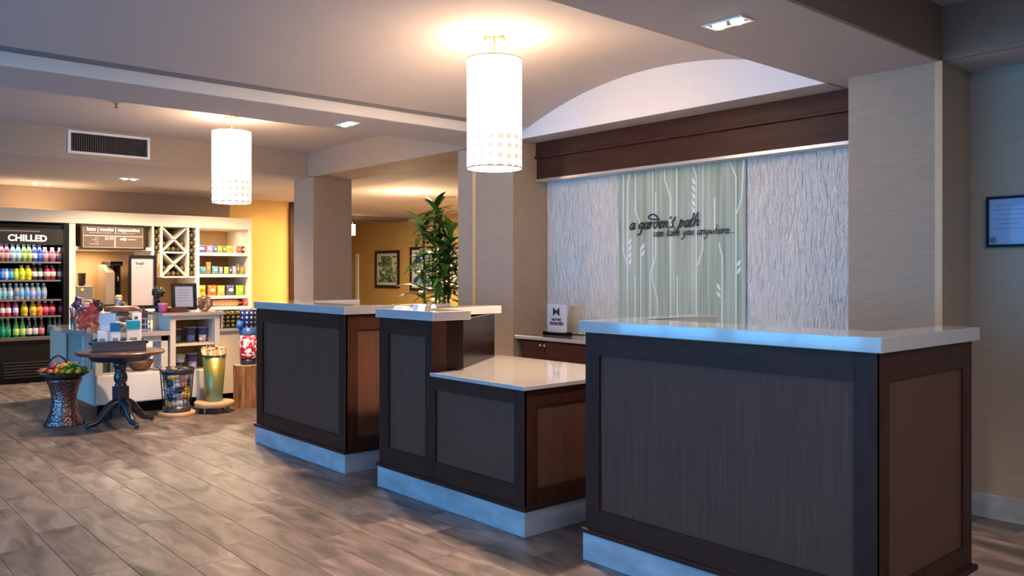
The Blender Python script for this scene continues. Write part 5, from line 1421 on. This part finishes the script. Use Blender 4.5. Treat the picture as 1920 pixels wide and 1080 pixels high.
obj('pail', lathe(B(), [(0.070, 0.101), (0.072, 0.105), (0.105, 0.53), (0.102, 0.53), (0.069, 0.12), (0.0, 0.11)], (VX_, VY_, 0), 36, False), vm, t)
obj('rim', tube(B(), [(VX_ + 0.106 * math.cos(a), VY_ + 0.106 * math.sin(a), 0.53) for a in [2 * PI * i / 32 for i in range(33)]], 0.005, 6, False), vm, t)
for k in range(24):
    a = 2.4 * k; rr = 0.085 * math.sqrt((k + 0.5) / 24)
    ln = (rr * math.cos(a) * 0.35, rr * math.sin(a) * 0.35)
    s_ = thing('wrapped_stick', ('orange', 'tan', 'white')[k % 3] + ' wrapped stick standing in the tall metal pail', 'snack stick', (VX_ + rr * math.cos(a), VY_ + rr * math.sin(a), 0.40), ('orange', 'tan', 'white')[k % 3] + ' sticks in the tall pail')
    p0 = (VX_ + rr * 0.8 * math.cos(a), VY_ + rr * 0.8 * math.sin(a), 0.40); p1 = (VX_ + rr * math.cos(a) + ln[0], VY_ + rr * math.sin(a) + ln[1], 0.585 + rnd.uniform(-.012, .02))
    obj('stick', tube(B(), [p0, p1], 0.011, 7), mat('stick_%d' % (k % 3), ((228, 150, 80), (214, 178, 130), (232, 222, 210))[k % 3], 0.45), s_)
    p2 = (p1[0] + ln[0] * 0.2, p1[1] + ln[1] * 0.2, p1[2] + 0.012)
    obj('twist_end', tube(B(), [p1, p2], [0.006, 0.014], 7), mat('stick_%d' % (k % 3), (228, 150, 80), 0.45), s_)

# log stump with the starry canister
LX, LY = 3.372, 7.76
t = thing('log_stump', 'bark brown log stump beside the far desk', 'stump', (LX, LY, 0))
q = B(); NS = 44; rings = []
rj = [1 + 0.05 * math.sin(5 * 2 * PI * i / NS) + 0.035 * math.sin(11 * 2 * PI * i / NS + 1) + rnd.uniform(-.02, .02) for i in range(NS)]
for z, s_ in ((0.001, 1.02), (0.03, 1.0), (0.2, 0.97), (0.38, 0.99), (0.404, 0.98)):
    rings.append([q.verts.new((LX + 0.118 * s_ * rj[i] * math.cos(2 * PI * i / NS), LY + 0.118 * s_ * rj[i] * math.sin(2 * PI * i / NS), z)) for i in range(NS)])
for a_, b_ in zip(rings, rings[1:]):
    for i in range(NS): q.faces.new((a_[i], a_[(i + 1) % NS], b_[(i + 1) % NS], b_[i]))
q.faces.new(rings[0][::-1])
obj('bark', q, mat('bark', (150, 104, 66), 0.6, var=0.5, scale=5, stretch=(6, 6, 0.8), bump=0.5), t)
obj('cut_face', lathe(B(), [(0.116, 0.400), (0.114, 0.4045)], (LX, LY, 0), 36), OAK, t)
ZB_ = 0.4055
t = thing('flag_canister', 'tall canister in blue with white stars over red and white', 'canister', (LX + 0.02, LY, ZB_))
fx, fy = LX + 0.02, LY
stm = bpy.data.materials.new('starry_blue'); stm.use_nodes = True; nt = stm.node_tree; b = nt.nodes['Principled BSDF']; b.inputs['Roughness'].default_value = 0.35
tc = nt.nodes.new('ShaderNodeTexCoord'); sep = nt.nodes.new('ShaderNodeSeparateXYZ'); nt.links.new(tc.outputs['Object'], sep.inputs[0])
at = nt.nodes.new('ShaderNodeMath'); at.operation = 'ARCTAN2'; nt.links.new(sep.outputs[1], at.inputs[0]); nt.links.new(sep.outputs[0], at.inputs[1])
ml = nt.nodes.new('ShaderNodeMath'); ml.operation = 'MULTIPLY'; ml.inputs[1].default_value = 0.082; nt.links.new(at.outputs[0], ml.inputs[0])
cm = nt.nodes.new('ShaderNodeCombineXYZ'); nt.links.new(ml.outputs[0], cm.inputs[0]); nt.links.new(sep.outputs[2], cm.inputs[1])
vo = nt.nodes.new('ShaderNodeTexVoronoi'); vo.voronoi_dimensions = '2D'; vo.inputs['Scale'].default_value = 22; vo.inputs['Randomness'].default_value = 0.1; nt.links.new(cm.outputs[0], vo.inputs['Vector'])
cr = nt.nodes.new('ShaderNodeValToRGB'); cr.color_ramp.interpolation = 'CONSTANT'; e = cr.color_ramp.elements; e[0].position = 0; e[0].color = srgb(230, 232, 240); e[1].position = 0.24; e[1].color = srgb(26, 38, 92)
nt.links.new(vo.outputs['Distance'], cr.inputs[0]); nt.links.new(cr.outputs[0], b.inputs['Base Color'])
rdm = bpy.data.materials.new('red_white_print'); rdm.use_nodes = True; nt = rdm.node_tree; b = nt.nodes['Principled BSDF']; b.inputs['Roughness'].default_value = 0.35
tc = nt.nodes.new('ShaderNodeTexCoord'); n1 = nt.nodes.new('ShaderNodeTexNoise'); n1.inputs['Scale'].default_value = 16; n1.inputs['Distortion'].default_value = 1.5; nt.links.new(tc.outputs['Object'], n1.inputs['Vector'])
cr = nt.nodes.new('ShaderNodeValToRGB'); cr.color_ramp.interpolation = 'CONSTANT'; e = cr.color_ramp.elements; e[0].position = 0; e[0].color = srgb(160, 20, 44); e[1].position = 0.53; e[1].color = srgb(226, 222, 232)
nt.links.new(n1.outputs['Fac'], cr.inputs[0]); nt.links.new(cr.outputs[0], b.inputs['Base Color'])
obj('foot', lathe(B(), [(0.072, ZB_), (0.075, ZB_ + 0.01), (0.075, 0.465)], (fx, fy, 0), 32), mat('canister_navy', (34, 42, 66), 0.35), t)
obj('red_section', lathe(B(), [(0.080, 0.465), (0.082, 0.47), (0.082, 0.69)], (fx, fy, 0), 32), rdm, t)
obj('blue_band', lathe(B(), [(0.081, 0.69), (0.084, 0.70), (0.084, 0.765)], (fx, fy, 0), 32), mat('canister_blue', (50, 86, 140), 0.35), t)
obj('star_section', lathe(B(), [(0.080, 0.765), (0.080, 0.925), (0.076, 0.935)], (fx, fy, 0), 32), stm, t)
obj('knob', lathe(B(), [(0.03, 0.935), (0.035, 0.94), (0.035, 0.952)], (fx, fy, 0), 20), PAPERW, t)
q = B(); ico(q, (fx - 0.095, fy - 0.02, 0.79), 0.035, 2, (1, 1, 1.1), 0.12); obj('blue_bow', q, mat('bow_blue', (40, 110, 190), 0.4), t)

# things of one kind that share a description are told apart by their place in the row
NTH = ORD + ['fifteenth', 'sixteenth', 'seventeenth', 'eighteenth', 'nineteenth', 'twentieth', 'twenty-first', 'twenty-second', 'twenty-third', 'twenty-fourth', 'twenty-fifth', 'twenty-sixth']
byl = {}
for o in bpy.data.objects:
    if o.parent is None and 'label' in o: byl.setdefault(o['label'], []).append(o)
for lb, os_ in byl.items():
    if len(os_) < 2: continue
    os_.sort(key=lambda o: (o.location.x * R.x + o.location.y * R.y) if o.type == 'EMPTY' else sum((Vector(c) for c in o.bound_box), Vector()).dot(Vector((R.x, R.y, 0))) / 8)
    for i, o in enumerate(os_): o['label'] = lb + ', %s from the left' % NTH[i]

# tidy: drop the builder's bookkeeping
for o in bpy.data.objects:
    if '_base' in o: del o['_base']
